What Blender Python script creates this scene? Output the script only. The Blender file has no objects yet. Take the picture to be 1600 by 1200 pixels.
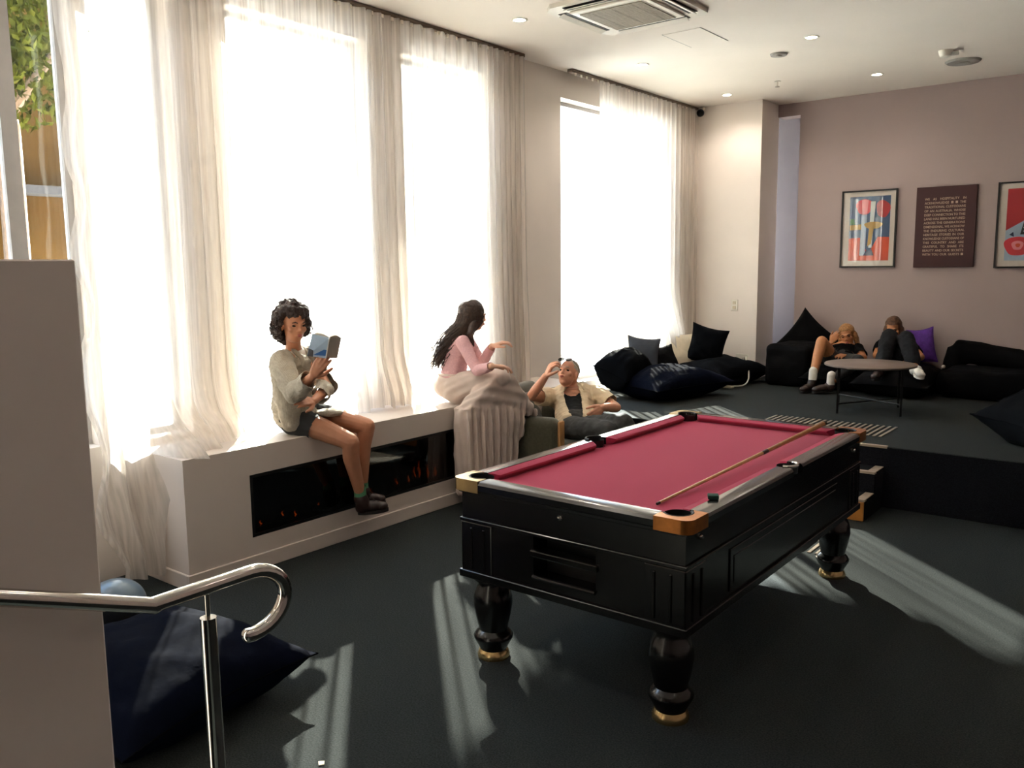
import bpy, bmesh, math, random
from mathutils import Vector, Matrix, noise
import mathutils
random.seed(7)
SC = bpy.context.scene
COL = SC.collection
PI = math.pi
V = Vector

# ------------------------------------------------------------------ materials
def lin(h):
    h = h.lstrip('#'); out = []
    for i in (0, 2, 4):
        c = int(h[i:i+2], 16) / 255
        out.append(c/12.92 if c <= 0.04045 else ((c+0.055)/1.055)**2.4)
    return (*out, 1)

MATS = {}
def mat(name, col, rough=0.6, metal=0.0, var=0.10, scale=18, bump=0.0, bscale=120, sheen=0.0, coat=0.0, spec=0.5, sss=0.0):
    m = bpy.data.materials.new(name); m.use_nodes = True
    nt = m.node_tree; n = nt.nodes; l = nt.links
    b = n['Principled BSDF']
    c = lin(col) if isinstance(col, str) else col
    tc = n.new('ShaderNodeTexCoord'); nz = n.new('ShaderNodeTexNoise')
    nz.inputs['Scale'].default_value = scale; nz.inputs['Detail'].default_value = 5
    l.new(tc.outputs['Object'], nz.inputs['Vector'])
    rmp = n.new('ShaderNodeValToRGB')
    lo = tuple(x*(1-var) for x in c[:3]) + (1,); hi = tuple(min(1, x*(1+var)) for x in c[:3]) + (1,)
    rmp.color_ramp.elements[0].color = lo; rmp.color_ramp.elements[1].color = hi
    rmp.color_ramp.elements[0].position = .3; rmp.color_ramp.elements[1].position = .7
    l.new(nz.outputs['Fac'], rmp.inputs['Fac']); l.new(rmp.outputs['Color'], b.inputs['Base Color'])
    b.inputs['Roughness'].default_value = rough; b.inputs['Metallic'].default_value = metal
    b.inputs['Specular IOR Level'].default_value = spec
    if sheen: b.inputs['Sheen Weight'].default_value = sheen
    if coat: b.inputs['Coat Weight'].default_value = coat; b.inputs['Coat Roughness'].default_value = 0.12
    if sss:
        b.inputs['Subsurface Weight'].default_value = sss; b.inputs['Subsurface Scale'].default_value = 0.02
        b.inputs['Subsurface Radius'].default_value = (1, .35, .2)
    if bump:
        n2 = n.new('ShaderNodeTexNoise'); n2.inputs['Scale'].default_value = bscale; n2.inputs['Detail'].default_value = 3
        l.new(tc.outputs['Object'], n2.inputs['Vector'])
        bp = n.new('ShaderNodeBump'); bp.inputs['Strength'].default_value = bump; bp.inputs['Distance'].default_value = 0.01
        l.new(n2.outputs['Fac'], bp.inputs['Height']); l.new(bp.outputs['Normal'], b.inputs['Normal'])
    MATS[name] = m
    return m

def emit(name, col, strength):
    m = bpy.data.materials.new(name); m.use_nodes = True
    b = m.node_tree.nodes['Principled BSDF']; c = lin(col)
    b.inputs['Base Color'].default_value = c
    b.inputs['Emission Color'].default_value = c; b.inputs['Emission Strength'].default_value = strength
    MATS[name] = m
    return m

def stripes(m, axis, freq, amt):
    """thin woven stripes multiplied into the base colour"""
    nt = m.node_tree; n = nt.nodes; l = nt.links; b = n['Principled BSDF']
    src = b.inputs['Base Color'].links[0].from_socket
    tc = n.new('ShaderNodeTexCoord'); w = n.new('ShaderNodeTexWave')
    w.bands_direction = axis; w.inputs['Scale'].default_value = freq; w.inputs['Distortion'].default_value = .6
    l.new(tc.outputs['Object'], w.inputs['Vector'])
    mx = n.new('ShaderNodeMixRGB'); mx.blend_type = 'MULTIPLY'; mx.inputs['Fac'].default_value = amt
    l.new(src, mx.inputs['Color1']); l.new(w.outputs['Color'], mx.inputs['Color2'])
    l.new(mx.outputs['Color'], b.inputs['Base Color'])

def sheer(name, col, see, trans):
    """sheer voile: part clear weave, part scattering both ways"""
    m = bpy.data.materials.new(name); m.use_nodes = True
    nt = m.node_tree; n = nt.nodes; l = nt.links
    n.remove(n['Principled BSDF']); out = n['Material Output']
    c = lin(col)
    d = n.new('ShaderNodeBsdfDiffuse'); t = n.new('ShaderNodeBsdfTranslucent'); tr = n.new('ShaderNodeBsdfTransparent')
    d.inputs['Color'].default_value = c; t.inputs['Color'].default_value = c
    tr.inputs['Color'].default_value = lin('#fbf6ee')
    tc = n.new('ShaderNodeTexCoord'); nz = n.new('ShaderNodeTexNoise'); nz.inputs['Scale'].default_value = 9
    mp = n.new('ShaderNodeMapping'); mp.inputs['Scale'].default_value = (1, 6, .15)
    l.new(tc.outputs['Object'], mp.inputs['Vector']); l.new(mp.outputs['Vector'], nz.inputs['Vector'])
    mr = n.new('ShaderNodeMapRange'); mr.inputs['To Min'].default_value = see*.55; mr.inputs['To Max'].default_value = see*1.45
    mr.inputs['From Min'].default_value = .3; mr.inputs['From Max'].default_value = .7
    l.new(nz.outputs['Fac'], mr.inputs['Value'])
    m1 = n.new('ShaderNodeMixShader'); m1.inputs['Fac'].default_value = trans
    l.new(d.outputs[0], m1.inputs[1]); l.new(t.outputs[0], m1.inputs[2])
    m2 = n.new('ShaderNodeMixShader'); l.new(mr.outputs['Result'], m2.inputs['Fac'])
    l.new(m1.outputs[0], m2.inputs[1]); l.new(tr.outputs[0], m2.inputs[2])
    l.new(m2.outputs[0], out.inputs['Surface'])
    MATS[name] = m
    return m

def glass(name, tint='#ffffff', gl=0.06):
    m = bpy.data.materials.new(name); m.use_nodes = True
    nt = m.node_tree; n = nt.nodes; l = nt.links
    n.remove(n['Principled BSDF']); out = n['Material Output']
    tr = n.new('ShaderNodeBsdfTransparent'); tr.inputs['Color'].default_value = lin(tint)
    g = n.new('ShaderNodeBsdfGlossy'); g.inputs['Roughness'].default_value = 0.03
    fr = n.new('ShaderNodeFresnel'); fr.inputs['IOR'].default_value = 1.45
    mt = n.new('ShaderNodeMath'); mt.operation = 'MULTIPLY_ADD'; mt.inputs[1].default_value = .7; mt.inputs[2].default_value = gl*.2
    l.new(fr.outputs[0], mt.inputs[0])
    mx = n.new('ShaderNodeMixShader'); l.new(mt.outputs[0], mx.inputs['Fac'])
    l.new(tr.outputs[0], mx.inputs[1]); l.new(g.outputs[0], mx.inputs[2]); l.new(mx.outputs[0], out.inputs['Surface'])
    MATS[name] = m
    return m

M_wall = mat('wall_paint', '#e4dbd3', .75, var=.02, scale=3)
M_pink = mat('pink_wall_paint', '#aa9a97', .8, var=.025, scale=2)
M_ceil = mat('ceiling_paint', '#e2dad0', .85, var=.02, scale=2)
M_niche = mat('niche_daylight_tint', '#8e8992', .8, var=.03, scale=3)  # lilac is cool daylight put into the wall colour
M_ledge = mat('ledge_paint', '#c8bdb5', .55, var=.02, scale=4)
M_carpet = mat('charcoal_carpet', '#2d3131', .95, var=.45, scale=140, bump=.5, bscale=260, spec=.1)
M_carpet2 = mat('platform_carpet', '#2c2f2e', .95, var=.4, scale=140, bump=.5, bscale=260, spec=.1)
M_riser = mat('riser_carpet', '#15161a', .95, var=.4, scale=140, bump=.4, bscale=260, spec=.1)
M_black = mat('black_lacquer', '#0a0908', .26, var=.25, scale=6, coat=.3)
M_railwood = mat('rail_laminate', '#161616', .22, var=.2, scale=30, coat=1.0, spec=.9)
M_felt = mat('crimson_felt', '#a93552', .95, var=.06, scale=300, sheen=.1, spec=.15)
M_brass = mat('gold_corner', '#cdb07c', .25, metal=.9, var=.12, scale=25)
M_brass2 = mat('copper_brass', '#c07a3e', .3, metal=.85, var=.15, scale=25)
M_pocket = mat('pocket_rubber', '#0a0a0a', .5, var=.2)
M_chrome = mat('polished_steel', '#c9c4bd', .12, metal=1.0, var=.04, scale=10)
M_dmetal = mat('black_metal', '#121212', .4, metal=.5, var=.2)
M_maple = mat('maple_shaft', '#c79a63', .3, var=.12, scale=40, coat=.4)
M_butt = mat('cue_butt_wood', '#a8733a', .3, var=.2, scale=30, coat=.4)
M_dark = mat('dark_brown', '#1d1210', .45, var=.2)
M_navy = mat('navy_velvet', '#070b18', .9, var=.2, scale=9, bump=.35, bscale=14, spec=.03)
M_navy2 = mat('black_navy_cloth', '#07090d', .9, var=.25, scale=9, bump=.3, bscale=14, spec=.05)
M_blackcloth = mat('black_cloth', '#060607', .9, var=.25, scale=12, bump=.3, bscale=16, spec=.1)
M_seam = mat('seam_cord', '#040509', .95, spec=.05)
M_cream = mat('cream_cotton', '#cbbfa8', .9, var=.06, bump=.2, bscale=30)
M_purple = mat('purple_cotton', '#5b2f8f', .85, var=.25, scale=25, bump=.3, bscale=30)
M_bluevinyl = mat('blue_grey_vinyl', '#5d7487', .3, var=.08, scale=5, coat=.4)
M_olive = mat('olive_upholstery', '#4a4736', .9, var=.15, scale=60, bump=.3, bscale=200, sheen=.3)
M_oak = mat('oak_wood', '#a97c4c', .45, var=.18, scale=12)
M_ochre = mat('ochre_plywood', '#b5752c', .5, var=.2, scale=10)
M_nosing = mat('nosing_strip', '#a2917e', .5, var=.1)
M_tact = mat('tactile_steel', '#b5a999', .35, metal=.6, var=.1)
M_white = mat('white_plastic', '#ddd8cc', .45, var=.03)
M_grey = mat('grey_plastic', '#8f8c86', .5, var=.06)
M_grille = mat('vent_grille', '#8d8270', .6, var=.12, scale=60)
M_slot = mat('vent_slot', '#1d1813', .7)
M_tabletop = mat('taupe_tabletop', '#75665d', .45, var=.08, scale=8)
M_track = mat('track_rail', '#6c5b4c', .5, var=.1)
M_fpblack = mat('fireplace_black', '#070606', .35, var=.2)
M_coal = mat('dark_coals', '#17100c', .9, var=.5, scale=30, bump=.6, bscale=40)
M_ember = emit('ember_glow', '#ff6a18', 2.2)
M_lamp = emit('lamp_lens', '#fff1da', 14)
M_frame = mat('window_frame_paint', '#a8a4a0', .5, var=.04)
M_extframe = mat('street_window_frame', '#4a4640', .6, var=.05)
M_glass = glass('window_glass', '#f6faf8')
M_fpglass = glass('fireplace_glass', '#6a6560', .15)
M_picglass = glass('picture_acrylic', '#ffffff', .3)
M_sheer = sheer('sheer_voile', '#dedad6', .38, .54)
M_brick = mat('street_building_render', '#33230f', .95, var=.35, scale=1.5, spec=.0)
M_darkroof = mat('street_awning', '#1c1613', .8, var=.2)
M_leaf = mat('tree_leaves', '#2e2f0d', .9, var=.6, scale=6, spec=.0)
M_bark = mat('tree_bark', '#5a4634', .9, var=.3)
M_pave = mat('street_paving', '#dcd7ce', .9, var=.1, scale=2)
M_pale = mat('pale_street_wall', '#d8d2c6', .9, var=.06, scale=2)
M_skin1 = mat('skin_warm', '#b87f60', .5, var=.06, scale=20, sss=.05)
M_skin2 = mat('skin_light', '#c99a80', .5, var=.06, scale=20, sss=.05)
M_skin3 = mat('skin_fair', '#d0977a', .5, var=.07, scale=20, sss=.05)
M_skin4 = mat('skin_tan', '#b5794f', .5, var=.07, scale=20)
M_lip = mat('lip', '#a0524a', .45, var=.05)
M_eye = mat('eye_dark', '#1b1210', .2, var=.05)
M_brow = mat('brow_hair', '#33211a', .8)
M_hair1 = mat('dark_curly_hair', '#30201b', .6, var=.45, scale=60, bump=.7, bscale=90)
M_hair2 = mat('dark_brown_hair', '#3b2a20', .5, var=.45, scale=50, bump=.5, bscale=70)
M_hair3 = mat('cropped_fair_hair', '#aa9f8f', .8, var=.25, scale=120, bump=.5, bscale=200)
M_hair4 = mat('blond_hair', '#9a6d3e', .6, var=.4, scale=50, bump=.5, bscale=70)
M_hair5 = mat('brown_hair', '#5b3b24', .6, var=.4, scale=50, bump=.5, bscale=70)
M_jacket = mat('stone_denim', '#a9a192', .9, var=.1, scale=90, bump=.35, bscale=45)
stripes(M_jacket, 'Y', 34, .12)
M_tee = mat('cream_tee', '#e6dfd2', .9, var=.05, bump=.2, bscale=30)
M_shorts = mat('charcoal_shorts', '#2a2a2b', .9, var=.15, bump=.2, bscale=40)
M_boot = mat('dark_leather', '#2a1b18', .4, var=.3, scale=30)
M_sole = mat('boot_sole', '#161110', .7)
M_sock = mat('green_sock', '#4f8a64', .9, var=.12, scale=90)
M_wsock = mat('white_sock', '#d8d3cb', .9, var=.05)
M_pinktop = mat('pink_knit', '#cfa3a6', .9, var=.08, scale=90, bump=.25, bscale=120)
M_skirt = mat('pale_satin_skirt', '#c9b8ae', .7, var=.05, scale=12, sheen=.2)
M_shirt = mat('cream_shirt', '#d9c7a8', .9, var=.08, scale=14, bump=.25, bscale=30)
M_vest = mat('black_vest', '#121416', .9, var=.2)
M_trouser = mat('faded_black_denim', '#3a3a38', .9, var=.3, scale=12, bump=.3, bscale=40)
M_navytrou = mat('navy_trousers', '#06080f', .95, var=.2, scale=12, bump=.3, bscale=30)
M_sneaker = mat('white_sneaker', '#d9d4cc', .6, var=.05)
M_paper = mat('book_paper', '#e6dcc8', .9, var=.03)
M_bluecov = mat('book_cover_pale_blue', '#a5b8ca', .55, var=.06)
M_bluecov2 = mat('book_cover_deep_blue', '#2c5f9a', .5, var=.06)
M_greycov = mat('book_cover_grey', '#c9c1b6', .55, var=.05)
M_darkcov = mat('book_cover_dark', '#3b3d44', .55, var=.05)
M_chalk = mat('green_chalk_cube', '#27493f', .9, var=.2)
M_sign = mat('maroon_board', '#3b1416', .6, var=.06)
M_letter = mat('cream_lettering', '#b99f8c', .6, var=.02)
M_picframe = mat('black_picture_frame', '#120e0c', .4, var=.15)
M_mount = mat('picture_mount', '#cfc6bb', .8, var=.02)
PAL = {k: mat('print_'+k, c, .55, var=.05, scale=14) for k, c in dict(blue='#1d4a72', navy='#1a2c52', teal='#2f5a66', red='#cf2433', crimson='#b0121f', pink='#e08088', orange='#d4481f', ochre='#b08a2c', sky='#9fb4c8', pale='#c9d2d0', green='#1d6a34', black='#15161a', cream='#d9cda8').items()}

# ------------------------------------------------------------------ object helpers
def empty(name, loc=(0, 0, 0), rotz=0.0):
    o = bpy.data.objects.new(name, None); COL.objects.link(o)
    o.location = loc; o.rotation_euler = (0, 0, rotz); o.empty_display_size = .05
    return o
def tag(o, label, cat, group=None):
    o['label'] = label; o['category'] = cat
    if group: o['group'] = group
    return o
def thing(name, label, cat, loc=(0, 0, 0), rotz=0.0, group=None):
    return tag(empty(name, loc, rotz), label, cat, group)
def mw(o):
    if o is None: return Matrix.Identity(4)
    m = Matrix.Translation(o.location) @ o.rotation_euler.to_matrix().to_4x4()
    return mw(o.parent) @ m if o.parent else m
def obj(name, bm, m, parent=None, smooth=True, angle=40, local=False, origin=None):
    """link a bmesh as ONE object; verts are world coordinates unless local"""
    bmesh.ops.recalc_face_normals(bm, faces=bm.faces[:])
    me = bpy.data.meshes.new(name)
    if parent is not None and not local: bm.transform(mw(parent).inverted())
    if origin is not None: bm.transform(Matrix.Translation(-V(origin)))
    bm.to_mesh(me); bm.free()
    o = bpy.data.objects.new(name, me); COL.objects.link(o)
    if origin is not None: o.location = origin
    for x in (m if isinstance(m, (list, tuple)) else [m]): me.materials.append(x)
    if smooth:
        me.shade_smooth()
        me.set_sharp_from_angle(angle=math.radians(angle))
    if parent is not None: o.parent = parent
    return o
def struct(name, bm, m, parent=None, **k):
    o = obj(name, bm, m, parent, **k)
    if parent is None: o['kind'] = 'structure'
    return o
def dup(root, loc, rotz=None, label=None, group=None):
    r = root.copy(); COL.objects.link(r); r.location = loc
    if rotz is not None: r.rotation_euler = (0, 0, rotz)
    if label: r['label'] = label
    if group: r['group'] = group
    for ch in list(root.children):
        c = ch.copy(); COL.objects.link(c); c.parent = r
        for g in list(ch.children):
            d = g.copy(); COL.objects.link(d); d.parent = c
    return r

def B(): return bmesh.new()
def box(bm, a, b, bev=0.0, seg=2, mi=0):
    """axis aligned box between corners"""
    a, b = V(a), V(b); c = (a+b)/2; s = b-a
    r = bmesh.ops.create_cube(bm, size=1)
    vs = r['verts']
    for v in vs: v.co = V((v.co.x*s.x+c.x, v.co.y*s.y+c.y, v.co.z*s.z+c.z))
    fs = set(f for v in vs for f in v.link_faces)
    for f in fs: f.material_index = mi
    if bev:
        es = list(set(e for f in fs for e in f.edges))
        bmesh.ops.bevel(bm, geom=es, offset=bev, segments=seg, profile=.5, affect='EDGES', clamp_overlap=True)
    return vs
def rbox(bm, c, s, R=None, bev=0.0, seg=2):
    """box of size s centred at c, rotated by 3x3 R"""
    t = B(); box(t, tuple(-x/2 for x in s), tuple(x/2 for x in s), bev, seg)
    M = Matrix.Translation(V(c)) @ (R.to_4x4() if R else Matrix.Identity(4))
    t.transform(M); join(bm, t); t.free()
def join(bm, t):
    me = bpy.data.meshes.new('tmp'); t.to_mesh(me); bm.from_mesh(me); bpy.data.meshes.remove(me)
def frame_from(d, hint=(0, 0, 1)):
    d = V(d).normalized(); h = V(hint)
    if abs(d.dot(h.normalized())) > .97: h = V((1, 0, 0)) if abs(d.x) < .9 else V((0, 1, 0))
    u = (h - d*h.dot(d)).normalized(); w = d.cross(u)
    return u, w, d
def tube(bm, pts, radii, n=12, cap=True, closed=False):
    pts = [V(p) for p in pts]
    if not isinstance(radii, (list, tuple)): radii = [radii]*len(pts)
    rings = []; N = len(pts); up = None
    for i, p in enumerate(pts):
        if closed: d = pts[(i+1) % N]-pts[i-1]
        else: d = pts[min(i+1, N-1)]-pts[max(i-1, 0)]
        if d.length < 1e-9: d = V((0, 0, 1))
        d.normalize()
        if up is None: u, w, _ = frame_from(d)
        else:
            u = up - d*up.dot(d)
            u = u.normalized() if u.length > 1e-6 else frame_from(d)[0]
            w = d.cross(u)
        up = u
        rings.append([bm.verts.new(p+(u*math.cos(2*PI*k/n)+w*math.sin(2*PI*k/n))*radii[i]) for k in range(n)])
    rr = rings+[rings[0]] if closed else rings
    for a, b in zip(rr, rr[1:]):
        for k in range(n):
            bm.faces.new((a[k], a[(k+1) % n], b[(k+1) % n], b[k]))
    if cap and not closed:
        bm.faces.new(rings[0][::-1]); bm.faces.new(rings[-1])
def lathe(bm, prof, c=(0, 0, 0), n=28, cap=True):
    c = V(c); rings = []
    for r, z in prof:
        rings.append([bm.verts.new(c+V((r*math.cos(2*PI*k/n), r*math.sin(2*PI*k/n), z))) for k in range(n)])
    for a, b in zip(rings, rings[1:]):
        for k in range(n): bm.faces.new((a[k], a[(k+1) % n], b[(k+1) % n], b[k]))
    if cap: bm.faces.new(rings[0][::-1]); bm.faces.new(rings[-1])
def prism(bm, poly, z0, z1, M=None, mi=0):
    """extruded polygon (list of xy)"""
    M = M or Matrix.Identity(4)
    a = [bm.verts.new(M @ V((x, y, z0))) for x, y in poly]; b = [bm.verts.new(M @ V((x, y, z1))) for x, y in poly]
    n = len(poly); fs = [bm.faces.new(a[::-1]), bm.faces.new(b)]
    for k in range(n): fs.append(bm.faces.new((a[k], a[(k+1) % n], b[(k+1) % n], b[k])))
    for f in fs: f.material_index = mi
def ell(bm, c, s, R=None, n=2):
    r = bmesh.ops.create_icosphere(bm, subdivisions=n, radius=1)
    for v in r['verts']:
        q = V((v.co.x*s[0], v.co.y*s[1], v.co.z*s[2]))
        v.co = V(c) + ((R @ q) if R else q)
def chain(bm, pts, rad, n=2):
    """tapered limb: spheres at the joints, cones between"""
    pts = [V(p) for p in pts]
    for i, p in enumerate(pts): ell(bm, p, (rad[i],)*3, n=n)
    for i in range(len(pts)-1):
        if (pts[i+1]-pts[i]).length > 1e-5: tube(bm, [pts[i], pts[i+1]], [rad[i], rad[i+1]], 16)
def bez(p0, p1, p2, p3, n=12):
    p0, p1, p2, p3 = map(V, (p0, p1, p2, p3)); o = []
    for i in range(n+1):
        t = i/n; o.append(p0*(1-t)**3+p1*3*t*(1-t)**2+p2*3*t*t*(1-t)+p3*t**3)
    return o
def spline(pts, n=8):
    """Catmull-Rom through the points"""
    P = [V(p) for p in pts]; P = [P[0]*2-P[1]]+P+[P[-1]*2-P[-2]]; o = []
    for i in range(1, len(P)-2):
        a, b, c, d = P[i-1:i+3]
        for k in range(n):
            t = k/n
            o.append(.5*((2*b)+(c-a)*t+(2*a-5*b+4*c-d)*t*t+(3*b-a-3*c+d)*t**3))
    o.append(P[-2]); return o

def fuse(bm, voxel, smooth=3, fac=.5, wrinkle=0.0, wscale=9, seed=0, cut=None, thick=0.0, folds=None):
    """one continuous skin over overlapping solids; returns a bmesh"""
    me = bpy.data.meshes.new('fuse'); bm.to_mesh(me); bm.free()
    o = bpy.data.objects.new('fuse', me); COL.objects.link(o)
    r = o.modifiers.new('r', 'REMESH'); r.mode = 'VOXEL'; r.voxel_size = voxel
    if smooth:
        s = o.modifiers.new('s', 'SMOOTH'); s.iterations = smooth; s.factor = fac
    dg = bpy.context.evaluated_depsgraph_get()
    ev = o.evaluated_get(dg); out = bmesh.new(); out.from_mesh(ev.to_mesh()); ev.to_mesh_clear()
    bpy.data.objects.remove(o); bpy.data.meshes.remove(me)
    if cut: bmesh.ops.delete(out, geom=[v for v in out.verts if cut(v.co)], context='VERTS')
    out.normal_update()
    if wrinkle or folds:
        for v in out.verts:
            k = 0.0
            if wrinkle: k += wrinkle*(noise.noise(v.co*wscale+V((seed, 0, 0)))+.5*noise.noise(v.co*wscale*2.3+V((0, seed, 0))))
            if folds: k += folds(v.co)
            v.co += v.normal*k
    if thick:
        bmesh.ops.solidify(out, geom=out.faces[:], thickness=thick)
    return out

def pillow(w, d, h, pinch=.12, n=22, seed=0, lump=.0, corner=1.0):
    """stuffed cushion lying flat, centred at the origin: w along x, d along y, h thick"""
    bm = B(); g = {}
    for side in (1, -1):
        for i in range(n+1):
            for j in range(n+1):
                u, v = 2*i/n-1, 2*j/n-1
                edge = i in (0, n) or j in (0, n)
                if side < 0 and edge: g[side, i, j] = g[1, i, j]; continue
                x = u*(1-pinch*(1-v*v)*abs(u)**3); y = v*(1-pinch*(1-u*u)*abs(v)**3)
                z = side*h/2*((1-abs(u)**2.6)*(1-abs(v)**2.6))**.55
                if lump and not edge:
                    z *= 1+lump*noise.noise(V((u*1.6+seed, v*1.6, side*3)))+.35*lump*noise.noise(V((u*5+seed, v*5, side)))
                g[side, i, j] = bm.verts.new((x*w/2, y*d/2, z))
        for i in range(n):
            for j in range(n):
                q = [g[side, i, j], g[side, i+1, j], g[side, i+1, j+1], g[side, i, j+1]]
                bm.faces.new(q if side > 0 else q[::-1])
    rim = [g[1, i, 0].co.copy() for i in range(n)]+[g[1, n, j].co.copy() for j in range(n)]+[g[1, i, n].co.copy() for i in range(n, 0, -1)]+[g[1, 0, j].co.copy() for j in range(n, 0, -1)]
    return bm, rim
def rot(rx=0, ry=0, rz=0):
    return (Matrix.Rotation(rz, 4, 'Z') @ Matrix.Rotation(ry, 4, 'Y') @ Matrix.Rotation(rx, 4, 'X'))
def cushion(name, label, cat, c, size, rx=0, ry=0, rz=0, nup=None, m=None, seamm=None, pinch=.12, seed=0, lump=.25, group=None, floor=None, n=22):
    """a pillow-like thing with its piped seam as a part; floor flattens what would sink below it"""
    M = Matrix.Translation(V(c)) @ rot(rx, ry, rz)
    if nup:                                                     # (normal, tilt in its own plane)
        n_ = V(nup[0]).normalized(); r_ = V((0, 0, 1)).cross(n_).normalized(); u_ = n_.cross(r_); t_ = math.radians(nup[1])
        M = Matrix.Translation(V(c)) @ Matrix((r_*math.cos(t_)+u_*math.sin(t_), u_*math.cos(t_)-r_*math.sin(t_), n_)).transposed().to_4x4()
    bm, rim = pillow(*size, pinch=pinch, seed=seed, lump=lump, n=n); bm.transform(M)
    rim = [M @ p for p in rim]
    if floor is not None:
        for v in bm.verts: v.co.z = max(v.co.z, floor+.002)
        for p in rim: p.z = max(p.z, floor+.012)
    base = V((c[0], c[1], min(v.co.z for v in bm.verts)))
    t = thing(name, label, cat, base, group=group)
    obj('cover', bm, m, t)
    s = B(); tube(s, rim, .004, 6, closed=True); obj('seam', s, seamm or M_seam, t)
    return t
# ------------------------------------------------------------------ the room
ZC = 3.58; ZP = .45; XW = -2.26; XO = -2.46
bm = B(); box(bm, (-2.46, -5.2, -.1), (4.2, 7.7, 0)); struct('floor', bm, M_carpet, smooth=False)
bm = B(); box(bm, (-2.46, 3.66, 0), (4.2, 7.7, ZP), .006, 1); struct('platform_floor', bm, [M_carpet2, M_riser], smooth=False)
pf = bpy.data.objects['platform_floor']
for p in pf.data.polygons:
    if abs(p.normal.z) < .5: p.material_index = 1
bm = B(); box(bm, (-2.7, -5.2, ZC), (4.2, 7.7, ZC+.12)); struct('ceiling', bm, M_ceil, smooth=False)
bm = B(); box(bm, (4.0, -5.2, 0), (4.2, 7.7, ZC)); struct('wall_right', bm, M_pink, smooth=False)
bm = B(); box(bm, (-2.46, -5.2, 0), (4.2, -5.0, ZC)); struct('wall_behind', bm, M_pink, smooth=False)
# far wall with the pictures and the niche at its left
bm = B(); box(bm, (-1.10, 7.17, ZP), (4.2, 7.37, ZC)); box(bm, (-1.36, 7.17, 3.44), (-1.10, 7.37, ZC)); struct('wall_far', bm, M_pink, smooth=False)
bm = B(); box(bm, (-2.26, 7.62, ZP), (-.9, 7.72, ZC)); box(bm, (-1.10, 7.37, ZP), (-.9, 7.62, ZC)); struct('wall_niche', bm, M_niche, smooth=False)
# return wall beside the far window
bm = B(); box(bm, (-2.46, 6.7, ZP), (-1.36, 7.2, ZC)); struct('wall_return', bm, M_wall, smooth=False)
# window wall: piers, heads and sills around the openings
OPEN = [(-1.70, -.44, .78, 3.36), (-.36, .12, .78, 3.36), (.50, 1.66, .80, 3.38), (2.00, 2.97, .80, 3.36), (4.08, 6.17, .60, 3.34), (7.24, 7.60, .9, 3.35)]
bm = B()
ys = [-5.2]+[v for o in OPEN for v in o[:2]]+[7.7]
for i in range(0, len(ys), 2): box(bm, (XO, ys[i], 0), (XW, ys[i+1], ZC))
for y0, y1, z0, z1 in OPEN:
    box(bm, (XO, y0, 0), (XW, y1, z0)); box(bm, (XO, y0, z1), (XW, y1, ZC))
struct('wall_left', bm, M_wall, smooth=False)
for k, (y0, y1, z0, z1) in enumerate(OPEN):
    w = empty('window_%d' % (k+1), (XO+.05, (y0+y1)/2, z0)); w['kind'] = 'structure'
    bm = B(); X0, X1 = XO+.02, XO+.07; t = .035
    box(bm, (X0, y0, z0), (X1, y0+t, z1)); box(bm, (X0, y1-t, z0), (X1, y1, z1))
    box(bm, (X0, y0+t, z0), (X1, y1-t, z0+t)); box(bm, (X0, y0+t, z1-t), (X1, y1-t, z1))
    if k == 0:
        box(bm, (X0, -.78, z0+t), (X1, -.70, z1-t))
    if k == 4:
        box(bm, (X0, 5.20, z0+t), (X1, 5.26, z1-t))
    obj('window_frame', bm, M_frame, w, smooth=False)
    bm = B(); box(bm, (XO+.042, y0+t*.5, z0+t*.5), (XO+.047, y1-t*.5, z1-t*.5)); obj('pane', bm, M_glass, w, smooth=False)
# niche: narrow side window, plus cool daylight tinted into its wall colour
# ledge with the fireplace opening
bm = B(); FX = -1.717; fy0, fy1, fz0, fz1 = .132, 1.946, .196, .573
box(bm, (XW, -.283, .7), (FX, 3.66, .7375)); box(bm, (XW, -.283, 0), (FX-.34, 3.66, .7))
box(bm, (FX-.34, -.283, 0), (FX, fy0, .7)); box(bm, (FX-.34, fy1, 0), (FX, 3.66, .7))
box(bm, (FX-.34, fy0, 0), (FX, fy1, fz0)); box(bm, (FX-.34, fy0, fz1), (FX, fy1, .7))
struct('window_ledge', bm, M_ledge, smooth=False)
bm = B(); box(bm, (FX, -.298, 0), (FX+.015, 3.66, .0916), .004, 1); box(bm, (XW, -.298, 0), (FX, -.283, .0916), .004, 1)
struct('baseboard_ledge', bm, M_ledge, smooth=False)
# half wall of the stairs and the stairs behind it
bm = B(); box(bm, (.31, -5.0, 0), (.45, -1.772, 1.787), .004, 1); struct('wall_half', bm, M_wall, smooth=False)
bm = B()
for k in range(3): box(bm, (.45, -5.0, .15*k), (3.6, -2.1-.32*k, .15*(k+1)))
struct('stair_upper', bm, M_carpet, smooth=False)
# steps up to the platform
bm = B(); SX0, SX1 = -.30, .868
box(bm, (SX0, 3.22, 0), (SX1, 3.66, .15)); box(bm, (SX0, 3.44, .15), (SX1, 3.66, .30))
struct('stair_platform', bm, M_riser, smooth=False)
bm = B()
for yy, zz in ((3.22, .15), (3.44, .30)):
    box(bm, (SX0, yy-.006, zz-.012), (SX1+.004, yy+.035, zz+.005), .002, 1)
    box(bm, (SX1-.055, yy+.035, zz-.002), (SX1+.004, yy+.215, zz+.005), .002, 1)
box(bm, (SX0, 3.654, ZP-.012), (SX1+.02, 3.69, ZP+.005), .002, 1)
struct('trim_1', bm, M_nosing, smooth=False)
bm = B(); box(bm, (SX0, 3.205, .004), (SX1, 3.22, .136), .002, 1); struct('trim_2', bm, M_ochre, smooth=False)
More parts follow.
